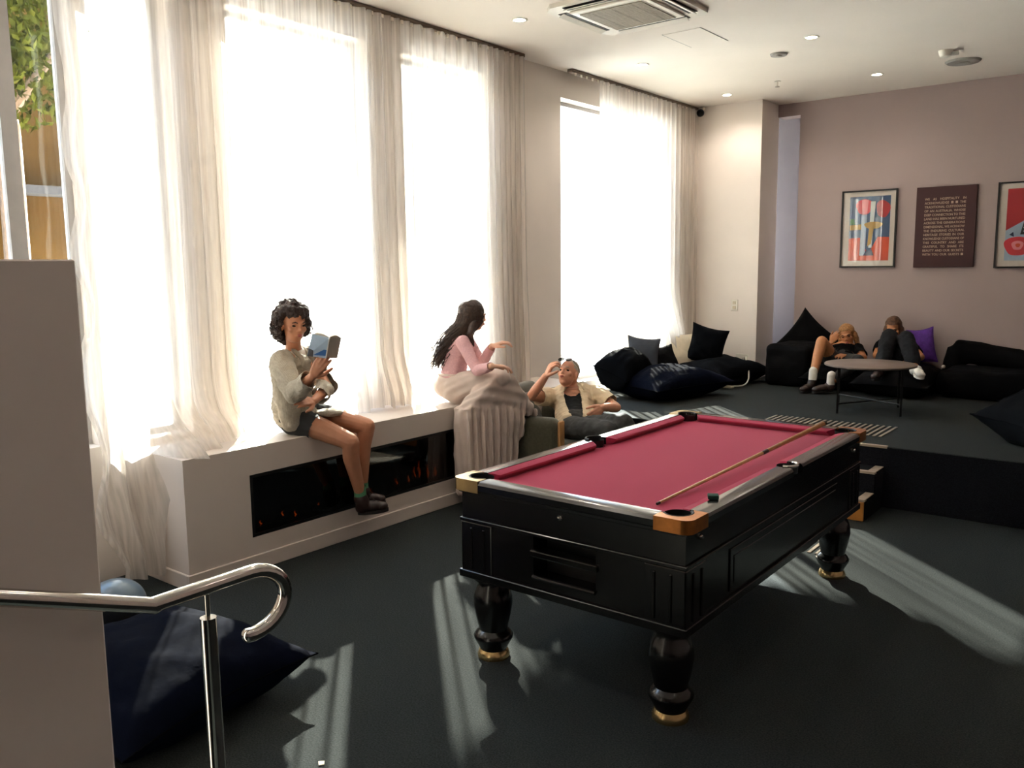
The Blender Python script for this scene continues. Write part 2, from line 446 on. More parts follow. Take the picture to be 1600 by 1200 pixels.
# curtain tracks
for k, (a, b) in enumerate(((-.52, 3.36), (4.08, 6.69))):
    bm = B(); box(bm, (-2.185, a, ZC-.03), (-2.125, b, ZC-.001), .004, 1)
    tt = thing('curtain_track', ['ceiling curtain track above the long ledge window, with white hooks', 'shorter ceiling curtain track above the platform window'][k], 'curtain track', (-2.155, (a+b)/2, ZC-.03))
    obj('rail', bm, M_track, tt, smooth=False)
    y = a+.05
    bm = B()
    while y < b-.03:
        box(bm, (-2.137, y, ZC-.055), (-2.128, y+.022, ZC-.031)); y += .098
    o = obj('glider', bm, M_white, tt, smooth=False); o['kind'] = 'stuff'

# ------------------------------------------------------------------ curtains
def curtain(name, label, y0, y1, ztop, zbot, dens, amp, seed, edge=0.0, hem=None, xo=None, ny=None):
    """pleated sheer panel; dens(t) fold phase, amp(t,h), hem(t) bottom, xo(t,h) push into the room"""
    bm = B(); NZ = 34; NY = ny or int((y1-y0)*95)
    ph = [0.0]
    for i in range(NY): ph.append(ph[-1]+dens((i+.5)/NY)*(y1-y0)/NY*2*PI)
    rows = []
    for j in range(NZ+1):
        h = j/NZ; row = []
        for i in range(NY+1):
            t = i/NY; zb = hem(t) if hem else zbot
            z = ztop+(zb-ztop)*h
            a = amp(t, h)
            p = ph[i]+.35*noise.noise(V((t*7, h*1.5, seed)))
            x = -2.155+a*(math.sin(p)+.25*math.sin(2.1*p+seed))+(xo(t, h) if xo else 0)+.012*h*noise.noise(V((t*9, h*3, seed+5)))
            y = y0+(y1-y0)*t+.012*math.cos(p)*h
            if edge and t < .1: y += edge*(1-t/.1)*math.sin(z*9.5+.8*math.sin(z*3))*min(1, (h+.1)*1.2)
            row.append(bm.verts.new((x, y, z)))
        rows.append(row)
    for a, b in zip(rows, rows[1:]):
        for i in range(NY): bm.faces.new((a[i], a[i+1], b[i+1], b[i]))
    c = thing(name, label, 'curtain', (-2.155, (y0+y1)/2, ztop-.02))
    obj('cloth', bm, M_sheer, c, angle=180)
    # stitched heading along the top and hem along the foot
    hd = B(); tube(hd, [(v.co.x, v.co.y, v.co.z-.008) for v in []] or [(-2.155, y0+.01, ztop-.004), (-2.155, y1-.01, ztop-.004)], .004, 6)
    obj('heading_tape', hd, M_cream, c)
    return c
def sm(a, b, x): t = max(0, min(1, (x-a)/(b-a))); return t*t*(3-2*t)
# panel A: over the first three openings, floor-length left of the ledge, lying on the ledge beyond
def hemA(t):
    y = -.58+(1.62+.58)*t
    f = .045+.02*math.sin(y*11)
    l = .745+.012*math.sin(y*9)
    return f+(l-f)*sm(-.32, -.24, y)
curtain('sheer_curtain', 'wide sheer white curtain behind the reading person, left part falling to the carpet', -.58, 1.62, ZC-.03, .75,
        lambda t: 8.5 if t < .12 else (6 if t < .3 else (9 if .33 < t < .47 else 7)), lambda t, h: .022+.018*h, 1, edge=.05, hem=hemA,
        xo=lambda t, h: .02+(.13*sm(.75, 1, h)*(1-sm(.19, .25, t)))+(.25*sm(.9, 1, h)**2*sm(.13, .155, t)*(1-sm(.23, .5, t)))+.06*sm(.85, 1, h), ny=230)
curtain('sheer_curtain', 'sheer white curtain behind the person in the long pale skirt, ending at the pier', 1.55, 3.34, ZC-.03, .745,
        lambda t: 11 if t < .2 else (14 if t > .72 else 8), lambda t, h: (.02+.02*h)*(1.0 if t < .7 else 1.25), 2,
        hem=lambda t: .745+.008*math.sin(t*25), xo=lambda t, h: .02+.10*sm(.85, 1, h)*(1-sm(.1, .3, t))+.02*sm(.6, 1, h), ny=210)
curtain('sheer_curtain', 'sheer white curtain of the platform window, gathered in its middle', 4.56, 6.66, ZC-.03, .48,
        lambda t: 16 if .2 < t < .42 else 9, lambda t, h: .022+.02*h, 3,
        hem=lambda t: .50+.30*sm(.35, .7, t)*(1-sm(.75, 1, t)), xo=lambda t, h: .02+.14*sm(.7, 1, h)*sm(.2, .5, t)*(1-sm(.7, .95, t)), ny=230)

# ------------------------------------------------------------------ outside
bm = B(); box(bm, (-40, -30, -.5), (-2.47, 45, -.4)); struct('ground_outside', bm, M_pave, smooth=False)
bd = thing('street_building', 'tan rendered building across the street, seen through the bare left window', 'building', (-9.5, -1, -.4))
bm = B(); box(bm, (-12, -6, -.4), (-9, 2.8, 7)); obj('facade', bm, M_brick, bd, smooth=False)
bm = B(); box(bm, (-9, -6, 2.72), (-8.6, 2.78, 2.82)); obj('awning', bm, M_darkroof, bd, smooth=False)
for a in (1.25, -.4, -2.0):
    bm = B(); box(bm, (-9.0, a, .3), (-8.96, a+.55, 1.7)); f = obj('shop_window', bm, M_extframe, bd, smooth=False)
    bm = B(); box(bm, (-8.96, a+.05, .36), (-8.94, a+.50, 1.64)); obj('window_pane', bm, M_leaf, f, smooth=False)
def street_tree(label, x, y, dy, zc, rx, ry, rz, n, seed, ls):
    tr = thing('street_tree', label, 'tree', (x, y, -.4)); h = zc+.4
    bm = B(); tube(bm, [(x, y, -.4), (x+.05, y+.02, zc-rz*.9), (x, y-.05, zc-rz*.3), (x+.08, y, zc+rz*.5)], [.13, .11, .08, .03], 10)
    tube(bm, [(x+.05, y+.02, zc-rz*.8), (x+.3*rx, y+.5*ry, zc-.1*rz), (x+.4*rx, y+.7*ry, zc+.4*rz)], [.06, .04, .02], 8); obj('trunk', bm, M_bark, tr)
    bm = B(); rnd = random.Random(seed)
    for k in range(n):
        v = nrm_((rnd.gauss(0, 1), rnd.gauss(0, 1), rnd.gauss(0, 1)))*rnd.random()**.4
        c = V((x+rx*v.x, y+dy+ry*v.y, zc+rz*v.z))
        R = mathutils.Euler((rnd.random()*6, rnd.random()*6, rnd.random()*6)).to_matrix()
        q = [c+R @ V(p)*ls for p in ((-.09, 0, 0), (0, -.045, .01), (.09, 0, 0), (0, .045, .01))]
        bm.faces.new([bm.verts.new(p) for p in q])
    obj('foliage', bm, M_leaf, tr, smooth=False)
def nrm_(v): return V(v).normalized()
street_tree('leafy tree in front of the tan building outside', -6.7, .95, 0, 3.95, .85, .8, .85, 3000, 3, .6)
street_tree('unseen street tree added outside to keep high sun off the pool table', -6.0, 7.7, -.75, 5.98, .95, 1.85, 1.08, 4600, 4, 1.6)  # unseen tree, added so its crown blocks high sun from the felt

# ------------------------------------------------------------------ ceiling fittings
def downlight(x, y, label):
    t = thing('downlight', label, 'ceiling light', (x, y, ZC), group='recessed ceiling downlights')
    bm = B(); lathe(bm, [(.044, -.004), (.058, -.006), (.063, -.001), (.044, -.001)], (x, y, ZC), 24, cap=False); obj('trim_ring', bm, M_white, t)
    bm = B(); lathe(bm, [(.001, -.003), (.045, -.003)], (x, y, ZC), 24, cap=False); obj('lens', bm, M_lamp, t)
def lamp(x, y, e=9):
    L = bpy.data.lights.new('downlight_or_fill_lamp', 'SPOT'); L.energy = e; L.color = (1, .88, .76); L.spot_size = math.radians(150); L.spot_blend = .7; L.shadow_soft_size = .04
    o = bpy.data.objects.new('downlight_or_fill_lamp', L); COL.objects.link(o); o.location = (x, y, ZC-.03)
for x, y, s in ((-1.545, 2.53, 'lit round downlight left of the square ceiling air unit, nearest the long window'),
                (-1.56, 4.38, 'lit round downlight over the platform edge, above the uncurtained window strip'),
                (-1.556, 6.2, 'lit round downlight nearest the return wall by the far curtain'),
                (-.044, 4.45, 'lit round downlight to the right of the square air unit, mid-ceiling'),
                (-.027, 6.24, 'lit round downlight over the round table, in front of the pink wall')):
    downlight(x, y, s); lamp(x, y, 9 if x < -1 else 5)
for x in (-.03, 1.48): lamp(x, 2.5, 3)  # fill lamps added out of view, no fixtures built
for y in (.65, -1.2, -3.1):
    for x in (-1.55, -.03, 1.48, 3.0): lamp(x, y, 9 if x < -1 else 2.5)  # unseen warm fill rows, added to brighten the half wall and near room
ac = thing('air_conditioner', 'square white ceiling cassette air unit with a beige central grille', 'air conditioner', (-.785, 2.81, ZC))
bm = B(); ax, ay = -.785, 2.81
prism(bm, [(ax-.44, ay-.37), (ax-.37, ay-.44), (ax+.37, ay-.44), (ax+.44, ay-.37), (ax+.44, ay+.37), (ax+.37, ay+.44), (ax-.37, ay+.44), (ax-.44, ay+.37)], ZC-.03, ZC)
obj('panel', bm, M_white, ac, smooth=False)
for k in range(4):
    R = Matrix.Translation((ax, ay, 0)) @ Matrix.Rotation(k*PI/2, 4, 'Z')
    bm = B(); box(bm, (.33, -.29, ZC-.034), (.40, .29, ZC-.0301)); bm.transform(R); obj('air_slot', bm, M_slot, ac, smooth=False)
    bm = B(); rbox(bm, (.378, 0, ZC-.041), (.045, .56, .006), Matrix.Rotation(.35, 3, 'Y')); bm.transform(R); obj('louver', bm, M_white, ac, smooth=False)
bm = B(); box(bm, (ax-.30, ay-.30, ZC-.048), (ax+.30, ay+.30, ZC-.0301), .006, 1); box(bm, (ax-.255, ay-.255, ZC-.05), (ax+.255, ay+.255, ZC-.046)); g = obj('grille_frame', bm, M_white, ac, smooth=False)
bm = B()
for k in range(26):
    yy = ay-.245+k*.0196; box(bm, (ax-.245, yy, ZC-.056), (ax+.245, yy+.012, ZC-.0502))
for k in range(3): box(bm, (ax-.245+.16*k+.08, ay-.245, ZC-.057), (ax-.245+.16*k+.09, ay+.25, ZC-.0505))
obj('grille', bm, M_grille, g, smooth=False)
hp = thing('access_hatch', 'flush white ceiling access hatch beside the air unit, thin seam lines', 'hatch', (-.77, 3.83, ZC))
bm = B(); box(bm, (-.93, 3.60, ZC-.003), (-.61, 4.10, ZC-.0005)); obj('hatch_panel', bm, M_ceil, hp, smooth=False)
for q in (-.936, -.61):
    bm = B(); box(bm, (q, 3.594, ZC-.0035), (q+.006, 4.106, ZC-.0002)); obj('seam_gap', bm, M_grey, hp, smooth=False)
def disc(name, label, cat, x, y, r, m, prof=None):
    t = thing(name, label, cat, (x, y, ZC))
    bm = B(); lathe(bm, prof or [(r*.5, -.02), (r*.9, -.018), (r, -.004), (r, -.0005)], (x, y, ZC), 32); obj('cover', bm, m, t)
    bm = B(); lathe(bm, [(r*.2, -.026), (r*.36, -.024), (r*.38, -.0195)], (x, y, ZC), 24); obj('centre_cap', bm, M_grey, t)
    return t
disc('ceiling_speaker', 'small flat grey disc speaker in the middle of the ceiling', 'speaker', -.453, 4.814, .075, M_grey)
disc('ceiling_speaker', 'larger flat grey disc speaker on the ceiling at far right', 'speaker', .738, 6.185, .15, M_grey)
sd = thing('smoke_detector', 'small smoke detector on the ceiling beside the large grey disc', 'smoke detector', (.70, 5.66, ZC))
bm = B(); lathe(bm, [(.028, -.06), (.045, -.05), (.055, -.02), (.06, -.001)], (.70, 5.66, ZC)); obj('housing', bm, M_white, sd)
bm = B(); rbox(bm, (.77, 5.66, ZC-.035), (.07, .03, .03), bev=.006); obj('test_button', bm, M_grey, sd)
sp = thing('sprinkler', 'tiny fire sprinkler head hanging from the ceiling near the return wall', 'sprinkler', (-.884, 5.903, ZC))
bm = B(); lathe(bm, [(.03, -.006), (.032, -.0005)], (-.884, 5.903, ZC)); obj('rosette', bm, M_white, sp)
bm = B(); lathe(bm, [(.009, -.05), (.009, -.006)], (-.884, 5.903, ZC), 12); lathe(bm, [(.022, -.056), (.022, -.05)], (-.884, 5.903, ZC), 12); obj('nozzle', bm, M_chrome, sp)
cm = thing('security_camera', 'small black dome security camera in the ceiling corner by the far curtain', 'camera', (-2.06, 6.62, 3.52))
bm = B(); ell(bm, (-2.06, 6.60, 3.50), (.045, .045, .045)); obj('dome', bm, M_dmetal, cm)
bm = B(); tube(bm, [(-2.06, 6.62, 3.53), (-2.06, 6.66, 3.56), (-2.06, 6.70, 3.56)], .018, 10); obj('mount', bm, M_white, cm)

# ------------------------------------------------------------------ wall fittings
ls = thing('light_switch', 'white double light switch plate on the bright return wall', 'light switch', (-1.63, 6.7, 1.30))
bm = B(); box(bm, (-1.672, 6.688, 1.235), (-1.588, 6.6995, 1.365), .004, 1); obj('plate', bm, M_white, ls, smooth=False)
for z in (1.27, 1.325):
    bm = B(); box(bm, (-1.65, 6.683, z-.018), (-1.61, 6.688, z+.018), .002, 1); obj('rocker', bm, M_cream, ls, smooth=False)
so = thing('power_socket', 'white wall socket with a plug, low on the return wall behind the beanbags', 'socket', (-1.52, 6.7, .70))
bm = B(); box(bm, (-1.60, 6.69, .655), (-1.45, 6.6995, .735), .004, 1); obj('plate', bm, M_white, so, smooth=False)
bm = B(); box(bm, (-1.50, 6.655, .665), (-1.46, 6.69, .70), .005, 1); obj('plug', bm, M_grey, so, smooth=False)
cd = thing('power_cable', 'white cable looping from the socket over the navy beanbag to the carpet', 'cable', (-1.30, 6.2, ZP))
bm = B(); tube(bm, spline([(-1.48, 6.65, .68), (-1.42, 6.56, .72), (-1.33, 6.36, .70), (-1.235, 6.2, .62), (-1.19, 6.1, .52), (-1.22, 6.02, .462), (-1.33, 5.9, .458)], 8), .008, 8); obj('cord', bm, M_white, cd)
wb = tag(obj('phone_charger', (lambda b: (box(b, (-1.36, 5.80, .4505), (-1.25, 5.88, .475), .008, 2), b)[1])(B()), M_cream), 'small pale charger block on the carpet by the navy beanbag', 'charger')
# ------------------------------------------------------------------ pool table
TW, TL, TH = 1.157, 2.178, .84
pt = thing('pool_table', 'black pool table with crimson felt and gold corners, centre of the room', 'pool table', (TW/2, TL/2, 0))
RW = .125          # rail width
# cabinet with stepped mouldings, ball return opening at the near end
bm = B(); i0 = .032
a0, b0, a1, b1 = i0, i0, TW-i0, TL-i0
SX = (.425, .735)
box(bm, (a0, b0+.12, .40), (a1, b1, .79))
box(bm, (a0, b0, .40), (SX[0], b0+.12, .79)); box(bm, (SX[1], b0, .40), (a1, b0+.12, .79))
box(bm, (SX[0], b0, .655), (SX[1], b0+.12, .79)); box(bm, (SX[0], b0, .40), (SX[1], b0+.12, .462))
obj('cabinet', bm, M_black, pt, smooth=False)
bm = B()
for z0, z1, o in ((.385, .42, .014), (.645, .66, .010), (.775, .792, .012)):
    for p, q in (((a0-o, b0-o), (a1+o, b0)), ((a0-o, b1), (a1+o, b1+o)), ((a0-o, b0), (a0, b1)), ((a1, b0), (a1+o, b1))):
        box(bm, (p[0], p[1], z0), (q[0], q[1], z1), .003, 1)
obj('moulding', bm, M_black, pt, smooth=False)
for (x, sx) in ((a0, 1), (a1, -1)):
    for (y, sy) in ((b0, 1), (b1, -1)):
        bm = B(); x0, x1 = sorted((x-sx*.006, x+sx*.17)); y0, y1 = sorted((y-sy*.006, y+sy*.17))
        box(bm, (x0, y0, .40), (x1, y1, .644), .006, 2)
        for u in (.05, .12):
            xa, xb = sorted((x+sx*u, x+sx*(u+.012))); ya, yb = sorted((y-sy*.012, y)); box(bm, (xa, ya, .43), (xb, yb, .62), .003, 1)
            ya, yb = sorted((y+sy*u, y+sy*(u+.012))); xa, xb = sorted((x-sx*.012, x)); box(bm, (xa, ya, .43), (xb, yb, .62), .003, 1)
        obj('corner_post', bm, M_black, pt, smooth=False)
bm = B(); box(bm, (a1, .42, .44), (a1+.006, TL-.42, .62), .004, 1); box(bm, (a1, .45, .47), (a1+.009, TL-.45, .59), .003, 1); obj('side_panel', bm, M_black, pt, smooth=False)
bm = B(); box(bm, (a0-.006, .42, .44), (a0, TL-.42, .62), .004, 1); obj('side_panel', bm, M_black, pt, smooth=False)
# ball return: upper shelf and lower tray
br = obj('ball_return', (lambda b: (box(b, (SX[0], b0+.10, .462), (SX[1], b0+.118, .655)), b)[1])(B()), M_pocket, pt, smooth=False)
bm = B(); box(bm, (SX[0]-.012, b0-.012, .555), (SX[1]+.012, b0+.06, .585), .006, 2); obj('shelf_lip', bm, M_black, br, smooth=False)
bm = B(); tube(bm, [(SX[0], b0-.004, .468), (SX[1], b0-.004, .468)], .009, 8); obj('tray_edge', bm, M_black, br)
def knob(x, y, z, d, r=.011):
    bm = B(); M = V(d).to_track_quat('Z', 'Y').to_matrix().to_4x4(); lathe(bm, [(r, 0), (r, .006), (r*.6, .012), (.001, .013)], n=14); bm.transform(Matrix.Translation((x, y, z)) @ M)
    return bm
obj('lock', knob(.564, b0, .745, (0, -1, 0), .013), M_chrome, pt)
for x, y, z, d in ((.012, b0+.05, .715, (-1, 0, 0)), (a1, TL-.15, .745, (1, 0, 0)), (a1, .15, .745, (1, 0, 0))): obj('bolt_cap', knob(x if x > .5 else a0, y, z, d), M_chrome, pt)
# playing bed with notched pockets
def arc(cx, cy, r, a0, a1, n=10): return [(cx+r*math.cos(math.radians(a0+(a1-a0)*k/n)), cy+r*math.sin(math.radians(a0+(a1-a0)*k/n))) for k in range(n+1)]
bx0, bx1, by0, by1 = RW-.055, TW-RW+.055, RW-.055, TL-RW+.055; my = TL/2
pc = [(RW-.03, RW-.03), (TW-RW+.03, RW-.03), (TW-RW+.03, TL-RW+.03), (RW-.03, TL-RW+.03)]
PR = .056
poly = arc(pc[0][0], pc[0][1], PR, 130, -40)[::1] + arc(pc[1][0], pc[1][1], PR, 220, 50) + arc(bx1+.012, my, .05, 255, 105) + arc(pc[2][0], pc[2][1], PR, 310, 140) + arc(pc[3][0], pc[3][1], PR, 40, -130) + arc(bx0-.012, my, .05, 75, -75)
bm = B(); prism(bm, poly, .785, .80); bmesh.ops.triangulate(bm, faces=bm.faces[:]); obj('bed_cloth', bm, M_felt, pt, smooth=False)
# rails: a laminate top and a felt cushion, two long-side pieces per side and one per end
def rail(p0, p1, inward):
    """p0->p1 along the outer edge; inward unit vector"""
    p0, p1, n = V((*p0, 0)), V((*p1, 0)), V((*inward, 0)); d = (p1-p0).normalized()
    def section(prof, m, name, par, trim=(0, 0)):
        bm = B(); R = []
        for p, s in ((p0+d*trim[0], 1), (p1-d*trim[1], -1)):
            R.append([bm.verts.new(p+n*x+V((0, 0, z))+d*s*max(0, x-.07)*.7) for x, z in prof])
        k = len(prof)
        for i in range(k): bm.faces.new((R[0][i], R[0][(i+1) % k], R[1][(i+1) % k], R[1][i]))
        bm.faces.new(R[0][::-1]); bm.faces.new(R[1]); return obj(name, bm, m, par, angle=30)
    r = section([(.012, .792), (.002, .80), (0, .825), (.006, .836), (.016, .84), (.078, .84), (.08, .795)], M_railwood, 'rail', pt)
    section([(.0802, .838), (.098, .836), (.1235, .829), (.125, .822), (.105, .8005), (.0802, .8005)], M_felt, 'cushion', r)
g = .150
rail((g, 0), (TW-g, 0), (0, 1)); rail((TW-g, TL), (g, TL), (0, -1))
rail((0, my-.06), (0, g), (1, 0)); rail((0, TL-g), (0, my+.06), (1, 0))
rail((TW, g), (TW, my-.06), (-1, 0)); rail((TW, my+.06), (TW, TL-g), (-1, 0))
# corners: rounded metal caps around the pocket mouths
for k, (cx, cy, sx, sy) in enumerate(((0, 0, 1, 1), (TW, 0, -1, 1), (TW, TL, -1, -1), (0, TL, 1, -1))):
    pts = [(g, 0)] + [(.04-.04*math.sin(math.radians(t)), .04-.04*math.cos(math.radians(t))) for t in range(0, 91, 15)] + [(0, g), (.06, g)] + arc(.095, .095, .056, 150, 300, 8) + [(g, .06)]
    M = Matrix.Translation((cx, cy, 0)) @ Matrix.Diagonal((sx, sy, 1, 1))
    bm = B(); prism(bm, pts, .788, .842, M); bmesh.ops.bevel(bm, geom=[e for e in bm.edges if e.calc_face_angle(0) > .9], offset=.006, segments=2, affect='EDGES')
    o = obj('corner_cap', bm, M_brass2 if k in (1, 2) else M_brass, pt, angle=50)
    if k == 1: o['label'] = 'copper coloured corner cap'
    bm = B(); c = (cx+sx*.095, cy+sy*.095)
    lathe(bm, [(PR, .836), (PR-.001, .82), (PR-.004, .79), (PR-.012, .72), (.001, .715)], (c[0], c[1], 0), 24, cap=False)
    tube(bm, [V((c[0]+math.cos(math.radians(a))*(PR-.001), c[1]+math.sin(math.radians(a))*(PR-.001), .838)) for a in [ (math.degrees(math.atan2(-sy, -sx))+t) for t in range(-100, 101, 20)]], .006, 8)
    obj('pocket', bm, M_pocket, pt)
for x, s in ((.052, 1), (TW-.052, -1)):
    bm = B(); lathe(bm, [(.049, .836), (.047, .803), (.018, .795), (.016, .72), (.001, .715)], (x, my, 0), 24, cap=False)
    pk = obj('pocket', bm, M_pocket, pt)
    bm = B(); tube(bm, [V((x-s*.052*math.cos(math.radians(t))*.9, my+.056*math.sin(math.radians(t)), .842)) for t in range(-90, 91, 15)], .007, 8)
    obj('pocket_trim', bm, M_chrome if s < 0 else M_pocket, pk)
# turned legs
prof = [(.062, .0405), (.066, .052), (.088, .092), (.090, .104), (.078, .122), (.066, .134), (.068, .15), (.080, .20), (.089, .255), (.088, .285), (.078, .32), (.066, .342), (.066, .36), (.085, .37), (.085, .392)]
for x in (.129, TW-.129):
    for y in (.119, TL-.119):
        bm = B(); lathe(bm, prof, (x, y, 0), 36); box(bm, (x-.10, y-.09, .388), (x+.10, y+.09, .42), .008, 2)
        L = obj('leg', bm, M_black, pt, angle=50)
        bm = B(); lathe(bm, [(.072, 0), (.074, .014), (.068, .03), (.06, .042)], (x, y, 0), 30); obj('brass_foot', bm, M_brass, L)
# things on the table
ck = thing('pool_cue', 'wooden pool cue lying along the crimson felt, butt over the far rail', 'cue', (.9, 1.2, .81))
A_, B_ = V((.884, .262, .8075)), V((.936, 2.12, .862)); D_ = (B_-A_)
bm = B(); tube(bm, [A_+D_*.006, A_+D_*.3, A_+D_*.54], [.0062, .0078, .0098], 14); obj('shaft', bm, M_maple, ck)
bm = B(); tube(bm, [A_+D_*.572, A_+D_*.78, A_+D_*.985], [.0105, .0128, .0145], 14); obj('butt', bm, M_butt, ck)
bm = B(); tube(bm, [A_+D_*.54, A_+D_*.572], [.0105, .0108], 14); obj('joint_collar', bm, M_dark, ck)
bm = B(); tube(bm, [A_+D_*-.004, A_+D_*.0065], [.0058, .0065], 12); obj('tip', bm, M_dark, ck)
bm = B(); tube(bm, [A_+D_*.985, A_+D_*1.0], [.0148, .013], 12); obj('bumper', bm, M_dark, ck)
bm = B(); box(bm, (1.062, .325, .8405), (1.105, .368, .858), .004, 2); bm.transform(Matrix.Translation((1.083, .346, 0)) @ Matrix.Rotation(.5, 4, 'Z') @ Matrix.Translation((-1.083, -.346, 0)))
tag(obj('chalk_cube', bm, M_chalk), 'dark green chalk cube on the near long rail of the pool table', 'chalk')

# ------------------------------------------------------------------ fireplace set into the ledge
fp = thing('electric_fireplace', 'long black glass-fronted electric fireplace set into the window ledge', 'fireplace', (FX-.15, (fy0+fy1)/2, fz0))
bm = B(); e = .002
box(bm, (FX-.33, fy0+e, fz0+e), (FX-.315, fy1-e, fz1-e)); box(bm, (FX-.315, fy0+e, fz0+e), (FX-.012, fy1-e, fz0+.012)); box(bm, (FX-.315, fy0+e, fz1-.012), (FX-.012, fy1-e, fz1-e))
box(bm, (FX-.315, fy0+e, fz0+.012), (FX-.012, fy0+.014, fz1-.012)); box(bm, (FX-.315, fy1-.014, fz0+.012), (FX-.012, fy1-e, fz1-.012)); obj('firebox', bm, M_fpblack, fp, smooth=False)
bm = B()
box(bm, (FX-.012, fy0+e, fz0+e), (FX-.001, fy1-e, fz0+.02)); box(bm, (FX-.012, fy0+e, fz1-.02), (FX-.001, fy1-e, fz1-e))
box(bm, (FX-.012, fy0+e, fz0+.02), (FX-.001, fy0+.022, fz1-.02)); box(bm, (FX-.012, fy1-.022, fz0+.02), (FX-.001, fy1-e, fz1-.02)); obj('trim_frame', bm, M_fpblack, fp, smooth=False)
bm = B(); box(bm, (FX-.010, fy0+.02, fz0+.02), (FX-.005, fy1-.02, fz1-.02)); obj('glass_front', bm, M_fpglass, fp, smooth=False)
bm = B(); rnd = random.Random(11)
for k in range(90):
    r = rnd.uniform(.018, .036); ell(bm, (FX-rnd.uniform(.06, .28), fy0+.06+rnd.random()*(fy1-fy0-.12), fz0+.014+r*.7), (r, r*1.2, r*.8), n=1)
eb = obj('ember_bed', bm, M_coal, fp); eb['kind'] = 'stuff'
def flame(y, h, x, w):
    bm = B(); tube(bm, [(x, y, fz0+.03), (x+.004, y+.006, fz0+.03+h*.35), (x, y-.004, fz0+.03+h*.7), (x, y+.003, fz0+.03+h)], [w*.5, w, w*.55, .001], 8); obj('flame', bm, M_ember, fp)
for y, h, x, w in ((.42, .05, FX-.1, .006), (.50, .035, FX-.08, .005), (1.10, .085, FX-.1, .008), (1.12, .05, FX-.06, .005), (1.42, .05, FX-.12, .005), (1.52, .06, FX-.1, .006), (1.60, .10, FX-.12, .006), (1.66, .13, FX-.13, .006), (1.72, .09, FX-.1, .006), (1.80, .06, FX-.1, .007), (.25, .03, FX-.09, .005), (.72, .03, FX-.12, .005)): flame(y, h, x, w)

# ------------------------------------------------------------------ handrail
hr = thing('handrail', 'polished steel stair handrail with a curled end, at left foreground', 'handrail', (.52, -1.53, 0))
HX = .52; r_ = .0205
pts = [V((HX, -2.75, .922+.385*1.08)), V((HX, -1.67, .922)), V((HX, -1.40, .930))]
hook = [(HX, -1.40+.092*math.sin(t)*1.25, .840+.090*math.cos(t)) for t in [k*PI/14 for k in range(0, 15)]]
hook = [V(p) for p in hook] + [V((HX, -1.415, .752))]
bm = B(); tube(bm, [pts[0], pts[1]+V((0, -.004, .002))], r_, 20); tube(bm, [pts[1]+V((0, -.012, .006)), pts[2]]+hook[1:], r_, 20); ell(bm, pts[1]+V((0, -.006, .002)), (r_, r_, r_), n=3); ell(bm, hook[-1], (r_, r_*.8, r_), n=3)
obj('rail', bm, M_chrome, hr)
bm = B(); tube(bm, [(HX, -1.532, .0), (HX, -1.532, .845)], .0215, 20); lathe(bm, [(.05, 0), (.05, .008), (.022, .012)], (HX, -1.532, 0), 24); P_ = obj('post', bm, M_chrome, hr)
bm = B(); tube(bm, [(HX, -1.532, .845), (HX, -1.532, .92)], .007, 10); obj('spigot', bm, M_chrome, P_)
bm = B(); tube(bm, [(.452, -2.35, 1.20), (.49, -2.35, 1.19), (HX, -2.35, 1.24)], .008, 10); obj('wall_bracket', bm, M_chrome, hr)

# ------------------------------------------------------------------ tactile strips by the steps
def tact(name, label, y0, y1, z, n=22):
    t = thing(name, label, 'tactile strip', ((-.25+.76)/2, (y0+y1)/2, z))
    bm = B(); box(bm, (-.25, y0, z), (-.228, y1, z+.006), .002, 1)
    proto = obj('bar', bm, M_tact, t, smooth=False)
    for k in range(1, n):
        c = proto.copy(); COL.objects.link(c); c.parent = t; c.location = (.0468*k, 0, 0)
tact('tactile_strip', 'row of raised metal warning bars on the platform carpet behind the table', 4.0, 4.48, ZP)
tact('tactile_strip', 'row of raised metal warning bars on the lower carpet, under the table end', 2.36, 2.80, 0, 25)

# ------------------------------------------------------------------ round coffee table on the platform
rt = thing('coffee_table', 'round taupe coffee table with thin black metal legs, on the platform', 'coffee table', (.32, 5.2, ZP), .285)
bm = B(); lathe(bm, [(.375, .405), (.385, .409), (.385, .421), (.378, .426), (.001, .426)], n=56); lathe(bm, [(.001, .4049), (.375, .4049)], n=56, cap=False); obj('tabletop', bm, M_tabletop, rt, local=True)
h = .255; cs = [(-h, -h), (h, -h), (h, h), (-h, h)]
for x, y in cs:
    bm = B(); box(bm, (x-.009, y-.009, 0), (x+.009, y+.009, .404)); obj('leg', bm, M_dmetal, rt, local=True, smooth=False)
for i, j, z in ((0, 2, .085), (1, 3, .100)):
    bm = B(); tube(bm, [(*cs[i], z), (*cs[j], z)], .007, 8); obj('stretcher', bm, M_dmetal, rt, local=True)
bm = B(); tube(bm, [(.30*math.cos(k*PI/24), .30*math.sin(k*PI/24), .397) for k in range(48)], .007, 6, closed=True); obj('apron_ring', bm, M_dmetal, rt, local=True)

